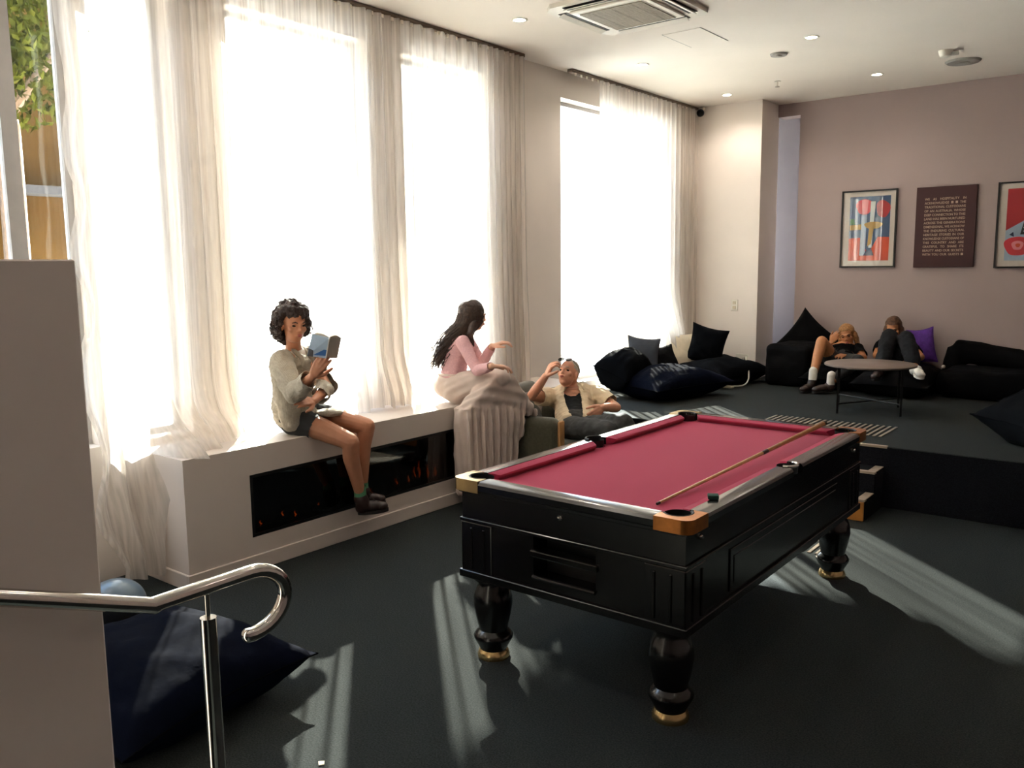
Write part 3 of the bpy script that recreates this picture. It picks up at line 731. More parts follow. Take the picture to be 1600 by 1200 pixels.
# ------------------------------------------------------------------ beanbags and cushions
# left foreground, behind the half wall
cushion('floor_beanbag', 'large navy velvet floor beanbag at left foreground, corner pointing to the table', 'beanbag', (-.64, -1.09, .16), (.90, .92, .36), rx=0, ry=0, rz=math.radians(8), m=M_navy, seed=2, lump=.3, floor=0, n=30)
cushion('floor_beanbag', 'dark navy beanbag in the shade behind the half wall, by the curtain foot', 'beanbag', (-1.35, -1.22, .14), (.70, .7, .32), rx=.1, rz=.5, m=M_navy2, seed=4, floor=0)
bb = thing('vinyl_ball', 'shiny blue-grey rounded vinyl seat ball by the curtain foot', 'seat ball', (-1.52, -.80, .0))
bm = B(); ell(bm, (-1.52, -.80, .135), (.13, .15, .132), n=4); obj('ball', bm, M_bluevinyl, bb)
bm = B(); tube(bm, [(-1.52+.1315*math.cos(k*PI/20), -.80+.1515*math.sin(k*PI/20), .135) for k in range(40)], .003, 6, closed=True); obj('seam', bm, M_seam, bb)
# under the far curtain
cushion('lounge_beanbag', 'flat navy lounge beanbag nearest the pool table, by the far curtain', 'beanbag', (-1.56, 4.96, ZP+.14), (.78, 1.15, .33), rz=math.radians(-14), m=M_navy, seed=6, lump=.25, floor=ZP, n=30)
cushion('slumped_beanbag', 'dark rounded beanbag slumped against the far curtain', 'beanbag', (-1.92, 4.72, ZP+.26), (.42, .62, .44), ry=.35, m=M_navy2, seed=8, floor=ZP)
cushion('square_cushion', 'slate navy square cushion leaning back on the rounded beanbag by the curtain', 'cushion', (-1.86, 4.98, .84), (.34, .46, .13), nup=((.50, -.62, .55), -8), m=mat('slate_navy_cloth', '#232730', .9, var=.12, bump=.2, bscale=60), seed=10)
cushion('lounge_beanbag', 'flat black-navy lounge beanbag with a white cable over it, by the return wall', 'beanbag', (-1.56, 6.14, ZP+.13), (.76, 1.05, .32), rz=math.radians(-10), m=M_navy2, seed=12, floor=ZP, n=26)
cushion('triangular_cushion', 'small black cushion peeking between the slate cushion and the cream one', 'cushion', (-1.92, 5.50, .74), (.34, .40, .14), rx=.2, ry=math.radians(60), rz=math.radians(-15), m=M_blackcloth, seed=13)
cushion('upright_cushion', 'navy pointed cushion standing on end against the return wall', 'cushion', (-1.70, 6.14, .87), (.42, .44, .16), nup=((.60, -.75, .25), -15), m=M_navy2, seed=14)
cushion('cream_cushion', 'cream cushion wedged behind the navy ones under the far curtain', 'cushion', (-1.95, 6.02, .78), (.48, .60, .18), ry=math.radians(66), rz=math.radians(-35), m=M_cream, seamm=M_cream, seed=16)
# along the pink wall
t = thing('beanbag_armchair', 'black cloth beanbag armchair in the corner, left of the two people', 'beanbag', (-.84, 6.65, ZP))
bm = B(); box(bm, (-1.09, 6.28, ZP), (-.60, 7.05, .90), .06, 3); bm2 = fuse(bm, .02, 2, wrinkle=.012, wscale=5); obj('seat_block', bm2, M_blackcloth, t)
bm, rim = pillow(.62, .62, .30, seed=3, lump=.2); bm.transform(Matrix.Translation((-.86, 6.98, .84)) @ rot(0, 0, 0) @ Matrix.Rotation(PI/2, 4, 'X') @ Matrix.Rotation(PI/4+.1, 4, 'Z'))
for v in bm.verts: v.co.y = min(v.co.y, 7.16)
obj('pointed_back', bm, M_blackcloth, t)
cushion('low_beanbag', 'low black beanbag under the sprawled person in the black top', 'beanbag', (-.33, 6.62, ZP+.12), (.66, .98, .32), m=M_blackcloth, seed=21, floor=ZP)
cushion('low_beanbag', 'low black beanbag under the person with raised navy knees', 'beanbag', (.28, 6.50, ZP+.13), (.72, 1.15, .34), m=M_blackcloth, seed=22, floor=ZP)
cushion('purple_cushion', 'purple cushion standing against the pink wall beside the raised knees', 'cushion', (.335, 7.02, .89), (.26, .38, .12), nup=((.15, -.95, .2), 10), m=M_purple, seamm=M_purple, seed=24)
t = thing('beanbag_sofa', 'long black beanbag sofa along the pink wall at the right edge', 'beanbag', (1.25, 6.7, ZP))
bm = B(); box(bm, (.62, 6.32, ZP), (2.1, 7.1, .72), .09, 3); o = fuse(bm, .025, 2, wrinkle=.014, wscale=4); obj('seat_block', o, M_blackcloth, t)
bm = B(); tube(bm, [(.66, 6.95, .62), (.66, 6.96, .90)], [.12, .07], 10); tube(bm, spline([(.66, 6.98, .86), (.9, 6.98, .84), (1.25, 6.98, .78), (1.7, 6.98, .76), (2.1, 6.98, .76)]), .12, 10)
o = fuse(bm, .02, 3, wrinkle=.012, wscale=6); obj('back_roll', o, M_blackcloth, t)
sb = tag(obj('small_ball', (lambda b: (ell(b, (.69, 6.34, .757), (.018, .018, .018), n=3), b)[1])(B()), M_white), 'small round white ball on the front corner of the long black beanbag sofa', 'ball')
# right foreground, on the platform edge
cushion('floor_beanbag', 'large black floor beanbag on the platform edge at right, in front', 'beanbag', (1.93, 4.36, ZP+.17), (.92, .95, .44), rz=math.radians(40), m=M_navy2, seed=31, floor=ZP, n=26)
cushion('floor_beanbag', 'black floor beanbag at the right edge, behind the other one', 'beanbag', (1.95, 5.26, ZP+.15), (.98, .92, .40), rz=math.radians(30), m=M_navy2, seed=33, floor=ZP, n=26)

# ------------------------------------------------------------------ armchair
AC = (-1.43, 2.79, 0); ar = math.radians(9)
ch = thing('armchair', 'olive upholstered armchair with oak front posts, beside the ledge', 'armchair', AC, ar)
def cl(bm, name, m, par=ch, **k): return obj(name, bm, m, par, local=True, **k)
bm = B(); box(bm, (-.28, -.25, .26), (.30, .25, .42), .05, 4); cl(bm, 'seat_cushion', M_olive)
bm = B(); t2 = B(); box(t2, (-.07, -.30, 0), (.07, .30, .56), .06, 4); t2.transform(Matrix.Translation((-.26, 0, .26)) @ Matrix.Rotation(-.2, 4, 'Y')); join(bm, t2); t2.free(); cl(bm, 'backrest', M_olive)
for s in (-1, 1):
    bm = B(); box(bm, (-.28, s*.33-.075, .20), (.205, s*.33+.075, .62), .065, 5); a = cl(bm, 'armrest', M_olive)
    bm = B(); box(bm, (.206, s*.33-.035, .06), (.232, s*.33+.05, .60), .012, 2); cl(bm, 'front_post', M_oak)
    bm = B(); tube(bm, [(-.28, s*.30, .21), (-.32, s*.30, 0)], [.024, .016], 10); cl(bm, 'rear_leg', M_oak)
    bm = B(); tube(bm, [(.22, s*.33, .07), (.225, s*.33, 0)], [.024, .016], 10); cl(bm, 'front_leg', M_oak)
bm = B(); box(bm, (-.27, -.27, .14), (.205, .27, .258), .01, 2); cl(bm, 'base_frame', M_navy2, smooth=False)

# ------------------------------------------------------------------ pictures
WY = 7.1695
def picture(name, label, cat, x0, x1, z0, z1, shapes, bg):
    t = thing(name, label, cat, ((x0+x1)/2, WY, z0))
    w = .016
    bm = B()
    for a, b in (((x0, z0), (x1, z0+w)), ((x0, z1-w), (x1, z1)), ((x0, z0+w), (x0+w, z1-w)), ((x1-w, z0+w), (x1, z1-w))): box(bm, (a[0], WY-.03, a[1]), (b[0], WY, b[1]))
    obj('frame', bm, M_picframe, t, smooth=False)
    bm = B(); box(bm, (x0+w, WY-.012, z0+w), (x1-w, WY-.002, z1-w)); obj('mount', bm, M_mount, t, smooth=False)
    mx, mz = .085, .075; a0, a1, c0, c1 = x0+mx*(x1-x0)/.57, x1-mx*(x1-x0)/.57*.8, z0+mz, z1-mz*.9
    mats = [PAL[bg]]; idx = {bg: 0}
    bm = B(); prism(bm, [(a0, c0), (a1, c0), (a1, c1), (a0, c1)], 0, .001, Matrix(((1, 0, 0, 0), (0, 0, -1, WY-.0121), (0, 1, 0, 0), (0, 0, 0, 1))))
    for k, (colr, pts) in enumerate(shapes):
        if colr not in idx: idx[colr] = len(mats); mats.append(PAL[colr])
        P = [(a0+u*(a1-a0), c0+v*(c1-c0)) for u, v in pts]
        prism(bm, P, 0, .0004, Matrix(((1, 0, 0, 0), (0, 0, -1, WY-.0132-.0005*k), (0, 1, 0, 0), (0, 0, 0, 1))), mi=idx[colr])
    obj('print', bm, mats, t, smooth=False)
    bm = B(); n = 24; R0 = [];
    for i in range(n+1):
        u = i/n; x = x0+w+.002+(x1-x0-2*w-.004)*u; y = WY-.0255-.0022*math.sin(u*PI*3.2+.6)
        R0.append([bm.verts.new((x, y+(.0015*math.cos(j*PI)), z0+w+.002+(z1-z0-2*w-.004)*j/8)) for j in range(9)])
    for i in range(n):
        for j in range(8): bm.faces.new((R0[i][j], R0[i+1][j], R0[i+1][j+1], R0[i][j+1]))
    obj('acrylic_sheet', bm, M_picglass, t, angle=180)
def blob(cx, cy, rx, ry, n=18, s=0): return [(cx+rx*math.cos(2*PI*k/n)*(1+.12*math.sin(3*2*PI*k/n+s)), cy+ry*math.sin(2*PI*k/n)*(1+.1*math.cos(2*2*PI*k/n+s))) for k in range(n)]
picture('framed_print', 'black framed print with red blobs, blue field and orange foot, leftmost on the pink wall', 'picture', -.593, -.012, 1.718, 2.555, [
    ('orange', [(0, 0), (1, 0), (1, .36), (.72, .37), (.5, .10), (.28, .36), (0, .35)]),
    ('red', blob(.36, .84, .20, .13)), ('crimson', blob(.82, .80, .17, .14, s=1)), ('pink', [(.29, .95), (.46, .95), (.44, .72), (.32, .72)]),
    ('sky', [(.30, .72), (.44, .72), (.42, .08), (.28, .08)]), ('pale', [(.52, .92), (.64, .92), (.58, .20), (.50, .20)]), ('ochre', blob(.60, .55, .22, .06)), ('ochre', [(.02, .48), (.30, .49), (.30, .57), (.02, .56)]),
    ('ochre', [(.5, .5), (.62, .52), (.56, .26), (.47, .22)]), ('navy', [(.38, .08), (.64, .08), (.58, .18), (.52, .13), (.46, .18)]), ('green', [(.02, .57), (.14, .57), (.12, .66), (.02, .66)])], 'blue')
picture('framed_print', 'framed print with red field and round red shape, rightmost on the pink wall', 'picture', .935, 1.52, 1.70, 2.55, [
    ('crimson', [(0, .42), (.55, .62), (.62, 1), (0, 1)]), ('green', [(.42, .60), (.55, 1), (.75, 1), (.70, .55), (.5, .5)]), ('black', [(.30, .36), (1, .36), (1, .56), (.36, .54)]),
    ('pale', [(.36, .40), (.95, .40), (.95, .412), (.36, .412)]), ('pale', [(.36, .45), (.95, .45), (.95, .462), (.36, .462)]),
    ('red', blob(.26, .20, .27, .145, 30)), ('pink', blob(.26, .21, .12, .07)), ('orange', blob(.27, .21, .05, .03)), ('navy', [(.08, .36), (.18, .33), (.16, .40)])], 'sky')
sg = thing('text_board', 'maroon wall board with lines of cream capital lettering, between two framed prints', 'sign', (.46, WY, 1.71))
sx0, sx1, sz0, sz1 = .178, .752, 1.713, 2.546
bm = B(); box(bm, (sx0, WY-.03, sz0), (sx1, WY, sz1), .003, 1); obj('board', bm, M_sign, sg, smooth=False)
LINES = ['WE AS HOSPITALITY IN', 'ACKNOWLEDGE # # THE', 'TRADITIONAL CUSTODIANS', 'OF AN AUSTRALIA. WHOSE', 'DEEP CONNECTION TO THIS', 'LAND HAS BEEN NURTURED', 'ACROSS THE GENERATIONS', 'DIMENSIONAL. WE ACKNOW', 'THE ENDURING CULTURAL', 'HERITAGE STORIES IN OUR', 'KNOWLEDGE CUSTODIANS OF', 'THIS COUNTRY AND ARE', 'GRATEFUL TO SHARE ITS', 'BEAUTY AND OUR SECRETS', 'WITH YOU OUR GUESTS #']
def text_mesh(s, size):
    c = bpy.data.curves.new('t', 'FONT'); c.body = s; c.size = size; c.extrude = .0008; c.offset = size*.012; c.resolution_u = 2
    o = bpy.data.objects.new('t', c); COL.objects.link(o)
    dg = bpy.context.evaluated_depsgraph_get(); dg.update(); me = bpy.data.meshes.new_from_object(o.evaluated_get(dg))
    bpy.data.objects.remove(o); bpy.data.curves.remove(c); return me
bm = B(); tx0, tx1 = .262, .652; rowh = (sz1-sz0-.22)/15
for k, ln in enumerate(LINES):
    z = sz1-.105-rowh*(k+.8); parts = []
    for w_ in ln.split():
        if w_ == '#': parts.append((None, .022)); continue
        me = text_mesh(w_, .040); xs = [v.co.x for v in me.vertices]; parts.append((me, max(xs)*.76))
    tot = sum(p[1] for p in parts); gap = (tx1-tx0-tot)/max(1, len(parts)-1); sc = 1.0
    if gap < .008: sc = (tx1-tx0-.008*(len(parts)-1))/tot; gap = .008
    x = tx0
    for me, w_ in parts:
        t2 = B()
        if me is None: box(t2, (0, 0, -.0008), (.022, .024, .0008))
        else:
            t2.from_mesh(me); bpy.data.meshes.remove(me); t2.transform(Matrix.Diagonal((.76*sc, .85, 1, 1)))
        t2.transform(Matrix.Translation((x, WY-.0309, z)) @ Matrix.Rotation(PI/2, 4, 'X')); join(bm, t2); t2.free()
        x += w_*sc+gap
obj('lettering', bm, M_letter, sg, smooth=False)
# a scrap of paper on the carpet
bm = B(); prism(bm, [(.168, -.922), (.188, -.937), (.200, -.922), (.184, -.907)], .001, .004); tag(obj('paper_scrap', bm, M_paper, smooth=False), 'tiny white paper scrap on the sunlit carpet at the bottom', 'paper')
# ------------------------------------------------------------------ people
def nrm(v): return V(v).normalized()
def mat3(right, front, up):
    return Matrix((nrm(right), nrm(front), nrm(up))).transposed()
def lerp(a, b, t): return V(a)*(1-t)+V(b)*t
def torso(bm, pel, neck, rs, ls, rh, lh, prof, bow=0.0, grow=0.0, t0=0.0, t1=1.0, n=10):
    """stack of ellipsoids from pelvis to neck; prof: (t, half width, half depth)"""
    pel, neck = V(pel), V(neck); up = nrm(neck-pel)
    for k in range(n+1):
        t = t0+(t1-t0)*k/n
        rt = lerp(nrm(V(rh)-V(lh)), nrm(V(rs)-V(ls)), t); rt = nrm(rt-up*rt.dot(up))
        fr = up.cross(rt)
        for a, b in zip(prof, prof[1:]):
            tc = max(0, min(1, t))
            if a[0] <= tc <= b[0]:
                q = (tc-a[0])/(b[0]-a[0]); w = a[1]+(b[1]-a[1])*q; d = a[2]+(b[2]-a[2])*q; break
        c = lerp(pel, neck, t)-fr*bow*math.sin(PI*t)
        ell(bm, c, (w+grow, d+grow, .055+grow*.5), mat3(rt, fr, up))
    return up
FEM = [(0, .150, .110), (.2, .140, .105), (.45, .112, .085), (.7, .128, .098), (.88, .125, .085), (1, .06, .055)]
MAL = [(0, .150, .110), (.2, .148, .108), (.45, .138, .10), (.7, .160, .112), (.88, .155, .095), (1, .065, .06)]
def head(bm, c, f, up, s=1.0, jaw=1.0):
    f = nrm(f); up = nrm(V(up)-f*V(up).dot(f)); r = f.cross(up); R = mat3(r, f, up); c = V(c)
    P = lambda x, y, z: c+(r*x+f*y+up*z)*s
    E_ = lambda x, y, z, a, b, d, n=2: ell(bm, P(x, y, z), (a*s, b*s, d*s), R, n)
    E_(0, -.012, .03, .074, .095, .086, 3); E_(0, .022, -.03, .058, .070, .085, 3)
    E_(0, .046, -.085*jaw, .032, .032, .026); E_(0, .02, -.07, .052*jaw, .055, .040)
    E_(0, .097, -.022, .0105, .014, .012); E_(0, .091, -.004, .0085, .010, .024); E_(0, .080, .018, .046, .016, .012)
    E_(0, .084, -.056, .024, .012, .012); E_(0, .088, -.050, .019, .008, .006); E_(0, .087, -.062, .016, .008, .006)
    for q in (-1, 1):
        E_(q*.040, .058, -.022, .022, .022, .022); E_(q*.074, -.006, -.012, .010, .022, .032); E_(q*.010, .092, -.028, .008, .009, .007)
    return P, R
def face_parts(par, P, R, s, lip, brow):
    for q in (-1, 1):
        bm = B(); ell(bm, P(q*.031, .0745, .002), (.0115*s, .0125*s, .0068*s), R); obj('eye', bm, M_eye, par)
        bm = B(); tube(bm, [P(q*.016, .0955, .021), P(q*.032, .093, .027), P(q*.049, .082, .021)], [.003*s, .0042*s, .002*s], 6); obj('eyebrow', bm, brow, par)
    bm = B()
    ell(bm, P(0, .0965, -.0515), (.018*s, .006*s, .0045*s), R); ell(bm, P(0, .0955, -.0605), (.015*s, .006*s, .0052*s), R)
    obj('lips', bm, lip, par)
def hand(bm, wrist, d, n, side, curl=(.35, .4, .45, .5), thumb=.4, s=1.0, spread=.06):
    """d towards the fingers, n out of the palm, side = +1/-1 picks the thumb's side along d x n"""
    w = V(wrist); d = nrm(d); n = nrm(V(n)-d*V(n).dot(d)); lat = d.cross(n)*side
    tips = []
    L = [.070, .079, .073, .056]; off = [.029, .0095, -.0105, -.029]; kl = [.086, .090, .086, .078]
    ell(bm, w+d*.045*s, (.036*s, .048*s, .015*s), mat3(lat, d, lat.cross(d)))
    for k in range(4):
        kn = w+(d*kl[k]+lat*off[k])*s
        chain(bm, [w+(d*.01+lat*off[k]*.5)*s, kn], [.014*s, .0115*s], 2)
        dd = nrm(d+lat*spread*(1.5-k)); p = kn; rr = .0108*s; a = 0
        pts, rad = [p], [rr]
        for j, q in enumerate((.45, .31, .24)):
            a += curl[k]*(1.0 if j else .8)
            v = dd*math.cos(a)+n*math.sin(a); p = p+v*L[k]*q*s; pts.append(p); rad.append(rr*(1-.13*(j+1)))
        chain(bm, pts, rad, 2); tips.append(pts[-1])
    b0 = w+(d*.018+lat*.024+n*.004)*s; v1 = nrm(d*.75+lat*.65+n*thumb*.5); v2 = nrm(d*.9+lat*.3+n*thumb)
    chain(bm, [b0, b0+v1*.038*s, b0+v1*.038*s+v2*.032*s, b0+v1*.038*s+v2*.058*s], [.0145*s, .0120*s, .0105*s, .008*s], 2)
    return tips
def sleeve_cut(tests):
    """delete the cloth past each (point, outward direction) opening within a radius"""
    T = [(V(p), nrm(d), r) for p, d, r in tests]
    def f(co):
        for p, d, r in T:
            q = co-p
            if q.dot(d) > 0 and q.length < r: return True
        return False
    return f
def boot(name, par, ankle, heel, toe, m, sole, top=.0, wid=.043, h=.0, sk=None):
    """shoe with its sole as a sub-part; heel and toe lie on the sole's underside"""
    ankle, heel, toe = V(ankle), V(heel), V(toe); d = nrm(toe-heel); up = V((0, 0, 1)); up = nrm(up-d*up.dot(d)); r = d.cross(up); R = mat3(r, d, up); L = (toe-heel).length
    bm = B()
    chain(bm, [ankle+nrm(ankle-heel)*top, heel+d*.05*L/.25+up*.055], [.046, .045], 3)
    ell(bm, heel+d*.16*L+up*.045, (wid*.92, .05, .045), R, 3); ell(bm, heel+d*.5*L+up*.045, (wid, L*.36, .038), R, 3); ell(bm, heel+d*.78*L+up*.036, (wid*1.02, L*.24, .032), R, 3)
    t = fuse(bm, .006, 3); o = obj(name, t, m, par)
    bm = B(); pts = []
    for k in range(28):
        a = 2*PI*k/28; c_, s_ = math.cos(a), math.sin(a)
        pts.append((wid*1.06*c_*(1.0 if s_ > -.2 else .86)*(1-.12*max(0, -abs(s_)+.5)), L*.5+L*.53*s_))
    Mx = Matrix(((r.x, d.x, up.x, heel.x), (r.y, d.y, up.y, heel.y), (r.z, d.z, up.z, heel.z), (0, 0, 0, 1)))
    prism(bm, pts, 0, .02, Mx); obj('sole', bm, sole, o)
    return o

# ---------------- the reader on the ledge
J = {k: V(v) for k, v in dict(pel=(-1.905, .637, .842), neck=(-1.85, .59, 1.256), rs=(-1.778, .43, 1.205), ls=(-1.925, .745, 1.205), re=(-1.60, .385, 1.035), rw=(-1.385, .357, 1.157), rh=(-1.318, .369, 1.236),
     le=(-1.72, .735, 1.02), lw=(-1.60, .525, .968), lh=(-1.565, .39, .995), rhip=(-1.86, .565, .825), lhip=(-1.915, .72, .83), rk=(-1.515, .732, .695), lk=(-1.582, .929, .757), ra=(-1.569, .842, .335), la=(-1.640, .925, .355), head=(-1.765, .525, 1.43)).items()}
p1 = thing('person', 'curly-haired person in a stone jacket and dark shorts sitting on the ledge, reading a book', 'person', (-1.88, .63, .7375))
hf = V((.90, -.16, -.10)); hu = V((.10, 0, 1))
bm = B(); torso(bm, J['pel'], J['neck'], J['rs'], J['ls'], J['rhip'], J['lhip'], FEM, bow=.02)
P, R = head(bm, J['head'], hf, hu, .98)
chain(bm, [J['neck']-V((.01, 0, .02)), lerp(J['neck'], J['head'], .75)], [.05, .046])
for a, b, c in (('rs', 're', 'rw'), ('ls', 'le', 'lw')): chain(bm, [lerp(J['neck'], J[a], .4)-V((0, 0, .02)), J[a], lerp(J[a], J[b], .5), J[b], lerp(J[b], J[c], .35), J[c]], [.045, .048, .043, .034, .035, .024])
for a, b, c in (('rhip', 'rk', 'ra'), ('lhip', 'lk', 'la')):
    chain(bm, [J[a], lerp(J[a], J[b], .5)+V((0, 0, .01)), J[b], lerp(J[b], J[c], .3)-V((.012, .01, 0)), J[c]], [.085, .072, .054, .052, .034])
fv = V((.45, .10, 1)); hand(bm, J['rw'], J['rh']-J['rw'], (-.5, .75, .1), -1, (.55, .55, .5, .5), .5)
hand(bm, J['lw'], J['lh']-J['lw'], (-.55, .0, -.5), 1, (.2, .2, .25, .3), .2)
body = obj('body', fuse(bm, .0048, 2, .45), M_skin1, p1)
face_parts(p1, P, R, .98, M_lip, M_brow)
# curls
rnd = random.Random(5); bm = B(); cc = J['head']; hr_ = nrm(hf).cross(nrm(hu))
for k in range(330):
    v = nrm((rnd.gauss(0, 1), rnd.gauss(0, 1), rnd.gauss(0, 1))); x, y, z = v
    if (y > .15 and -.9 < z < .50 and abs(x) < .82) or z < -.88 or (y > -.1 and z < -.45 and abs(x) < .75): continue
    q = P(x*.098, y*.105-.022, z*.115+.022+(-.035 if z < -.2 else 0)); r = rnd.uniform(.017, .030)
    ell(bm, q+V((rnd.gauss(0, .006), rnd.gauss(0, .006), rnd.gauss(0, .006))), (r, r, r), n=1)
ell(bm, P(0, -.042, .035), (.084, .092, .090), R, 2)
for k in range(18):
    a = -1.2+2.4*k/17
    for q in (0, 1): ell(bm, P(.078*math.sin(a)+rnd.gauss(0, .003), -.015+.088*math.cos(a)+rnd.gauss(0, .004), .076+.016*math.cos(k*1.7)-.006*abs(a)+q*.022), (rnd.uniform(.012, .02), .016, rnd.uniform(.012, .022)), R, 1)
hb = fuse(bm, .006, 1, .4, wrinkle=.010, wscale=38)
for k in range(420):
    v = nrm((rnd.gauss(0, 1), rnd.gauss(0, 1), rnd.gauss(0, 1))); x, y, z = v
    if (y > .0 and -.9 < z < .62 and abs(x) < .9) or (y > -.2 and z < -.4 and abs(x) < .8): continue
    a = V((x, y, max(z, -.75))); rr = rnd.uniform(.008, .017); ph = rnd.random()*6; pts = []
    for j in range(14):
        t = j/13; o = P(a.x*(.098+.022*t), a.y*(.108+.016*t)-.022, a.z*.115+.026-.055*t)
        pts.append(o+(hr_*math.cos(ph+t*13)+V((0, 0, 1))*math.sin(ph+t*13)*.7)*rr)
    tube(hb, pts, [.0035+.002*math.sin(PI*j/13) for j in range(14)], 5)
obj('hair', hb, M_hair1, p1)
# tee, jacket, shorts
bm = B(); torso(bm, J['pel'], J['neck'], J['rs'], J['ls'], J['rhip'], J['lhip'], FEM, bow=.02, grow=.007, t0=.12, t1=.95)
obj('tee_shirt', fuse(bm, .007, 3, wrinkle=.004, wscale=14), M_tee, p1)
bm = B(); torso(bm, J['pel'], J['neck'], J['rs'], J['ls'], J['rhip'], J['lhip'], FEM, bow=.02, grow=.034, t0=-.0, t1=.86, n=12)
chain(bm, [(-1.84, .50, 1.10), (-1.815, .50, .95), (-1.80, .50, .825)], [.08, .072, .062]); chain(bm, [(-1.97, .62, 1.05), (-1.985, .62, .84)], [.07, .07])
ell(bm, (-1.72, .735, .862), (.10, .07, .028), Matrix.Rotation(.4, 3, 'Z'))
for a, b, c, tt in (('rs', 're', 'rw', .82), ('ls', 'le', 'lw', .60)): chain(bm, [lerp(J['neck'], J[a], .35)-V((0, 0, .01)), J[a], lerp(J[a], J[b], .5), J[b], lerp(J[b], J[c], .4), lerp(J[b], J[c], tt+.12)], [.062, .072, .070, .064, .056, .052])
tst = [(lerp(J['re'], J['rw'], .82), J['rw']-J['re'], .11), (lerp(J['le'], J['lw'], .60), J['lw']-J['le'], .12), (J['neck']+V((.02, -.01, .0)), (.25, -.1, 1), .105)]
scut = sleeve_cut(tst); ax_ = nrm(J['neck']-J['pel'])
right_ = nrm(J['rs']-J['ls']); front_ = ax_.cross(right_)
def jcut(co):
    if scut(co): return True
    q = co-J['pel']; t = q.dot(ax_)/.42; x = q.dot(right_); y = q.dot(front_)
    return y > .04 and t > .30 and abs(x+.005) < .022+.060*max(0, t-.34)
obj('jacket', fuse(bm, .007, 3, .5, wrinkle=.011, wscale=13, seed=3, cut=jcut, thick=.004), M_jacket, p1)
bm = B()
for s in (-1, 1):
    a = J['neck']+right_*.048*s+front_*.035; tube(bm, spline([J['neck']-front_*.045+right_*.01*s+V((0, 0, .03)), a-front_*.035+V((0, 0, .03)), a+right_*.012*s+V((0, 0, .010)), a+right_*.010*s+front_*.055-V((0, 0, .040)), a+right_*.035*s+front_*.06-V((0, 0, .085))], 4), [.013]*8+[.016]*6+[.012, .009, .005], 8)
obj('collar', fuse(bm, .006, 2), M_jacket, p1)
bm = B(); torso(bm, J['pel'], J['neck'], J['rs'], J['ls'], J['rhip'], J['lhip'], FEM, grow=.016, t0=-.06, t1=.22, n=4)
for a, b in (('rhip', 'rk'), ('lhip', 'lk')): chain(bm, [J[a], lerp(J[a], J[b], .36)], [.098, .088])
obj('shorts', fuse(bm, .008, 2, wrinkle=.006, wscale=16, cut=sleeve_cut([(lerp(J['rhip'], J['rk'], .40), J['rk']-J['rhip'], .12), (lerp(J['lhip'], J['lk'], .40), J['lk']-J['lhip'], .12)])), M_shorts, p1)
for an, hl, to in ((J['ra'], (-1.575, .830, .195), (-1.47, .985, .205)), (J['la'], (-1.665, .895, .215), (-1.60, 1.08, .21))):
    b_ = boot('boot', p1, V(an)+V((0, .004, -.035)), hl, to, M_boot, M_sole)
    bm = B(); chain(bm, [V(an)+V((-.002, -.002, .055)), V(an)-V((0, 0, .02))], [.040, .039]); obj('sock', fuse(bm, .006, 1, cut=lambda co, z=an.z+.048: co.z > z), M_sock, p1)
    bm = B(); d_ = nrm(V(to)-V(hl)); sd_ = d_.cross(V((0, 0, 1)))
    for j in range(4):
        c_ = V(hl)+d_*(.075+.024*j)+V((0, 0, .098-.013*j)); tube(bm, [c_-sd_*.02, c_+V((0, 0, .006)), c_+sd_*.02], .0028, 5)
    obj('lace', bm, M_sole, b_)
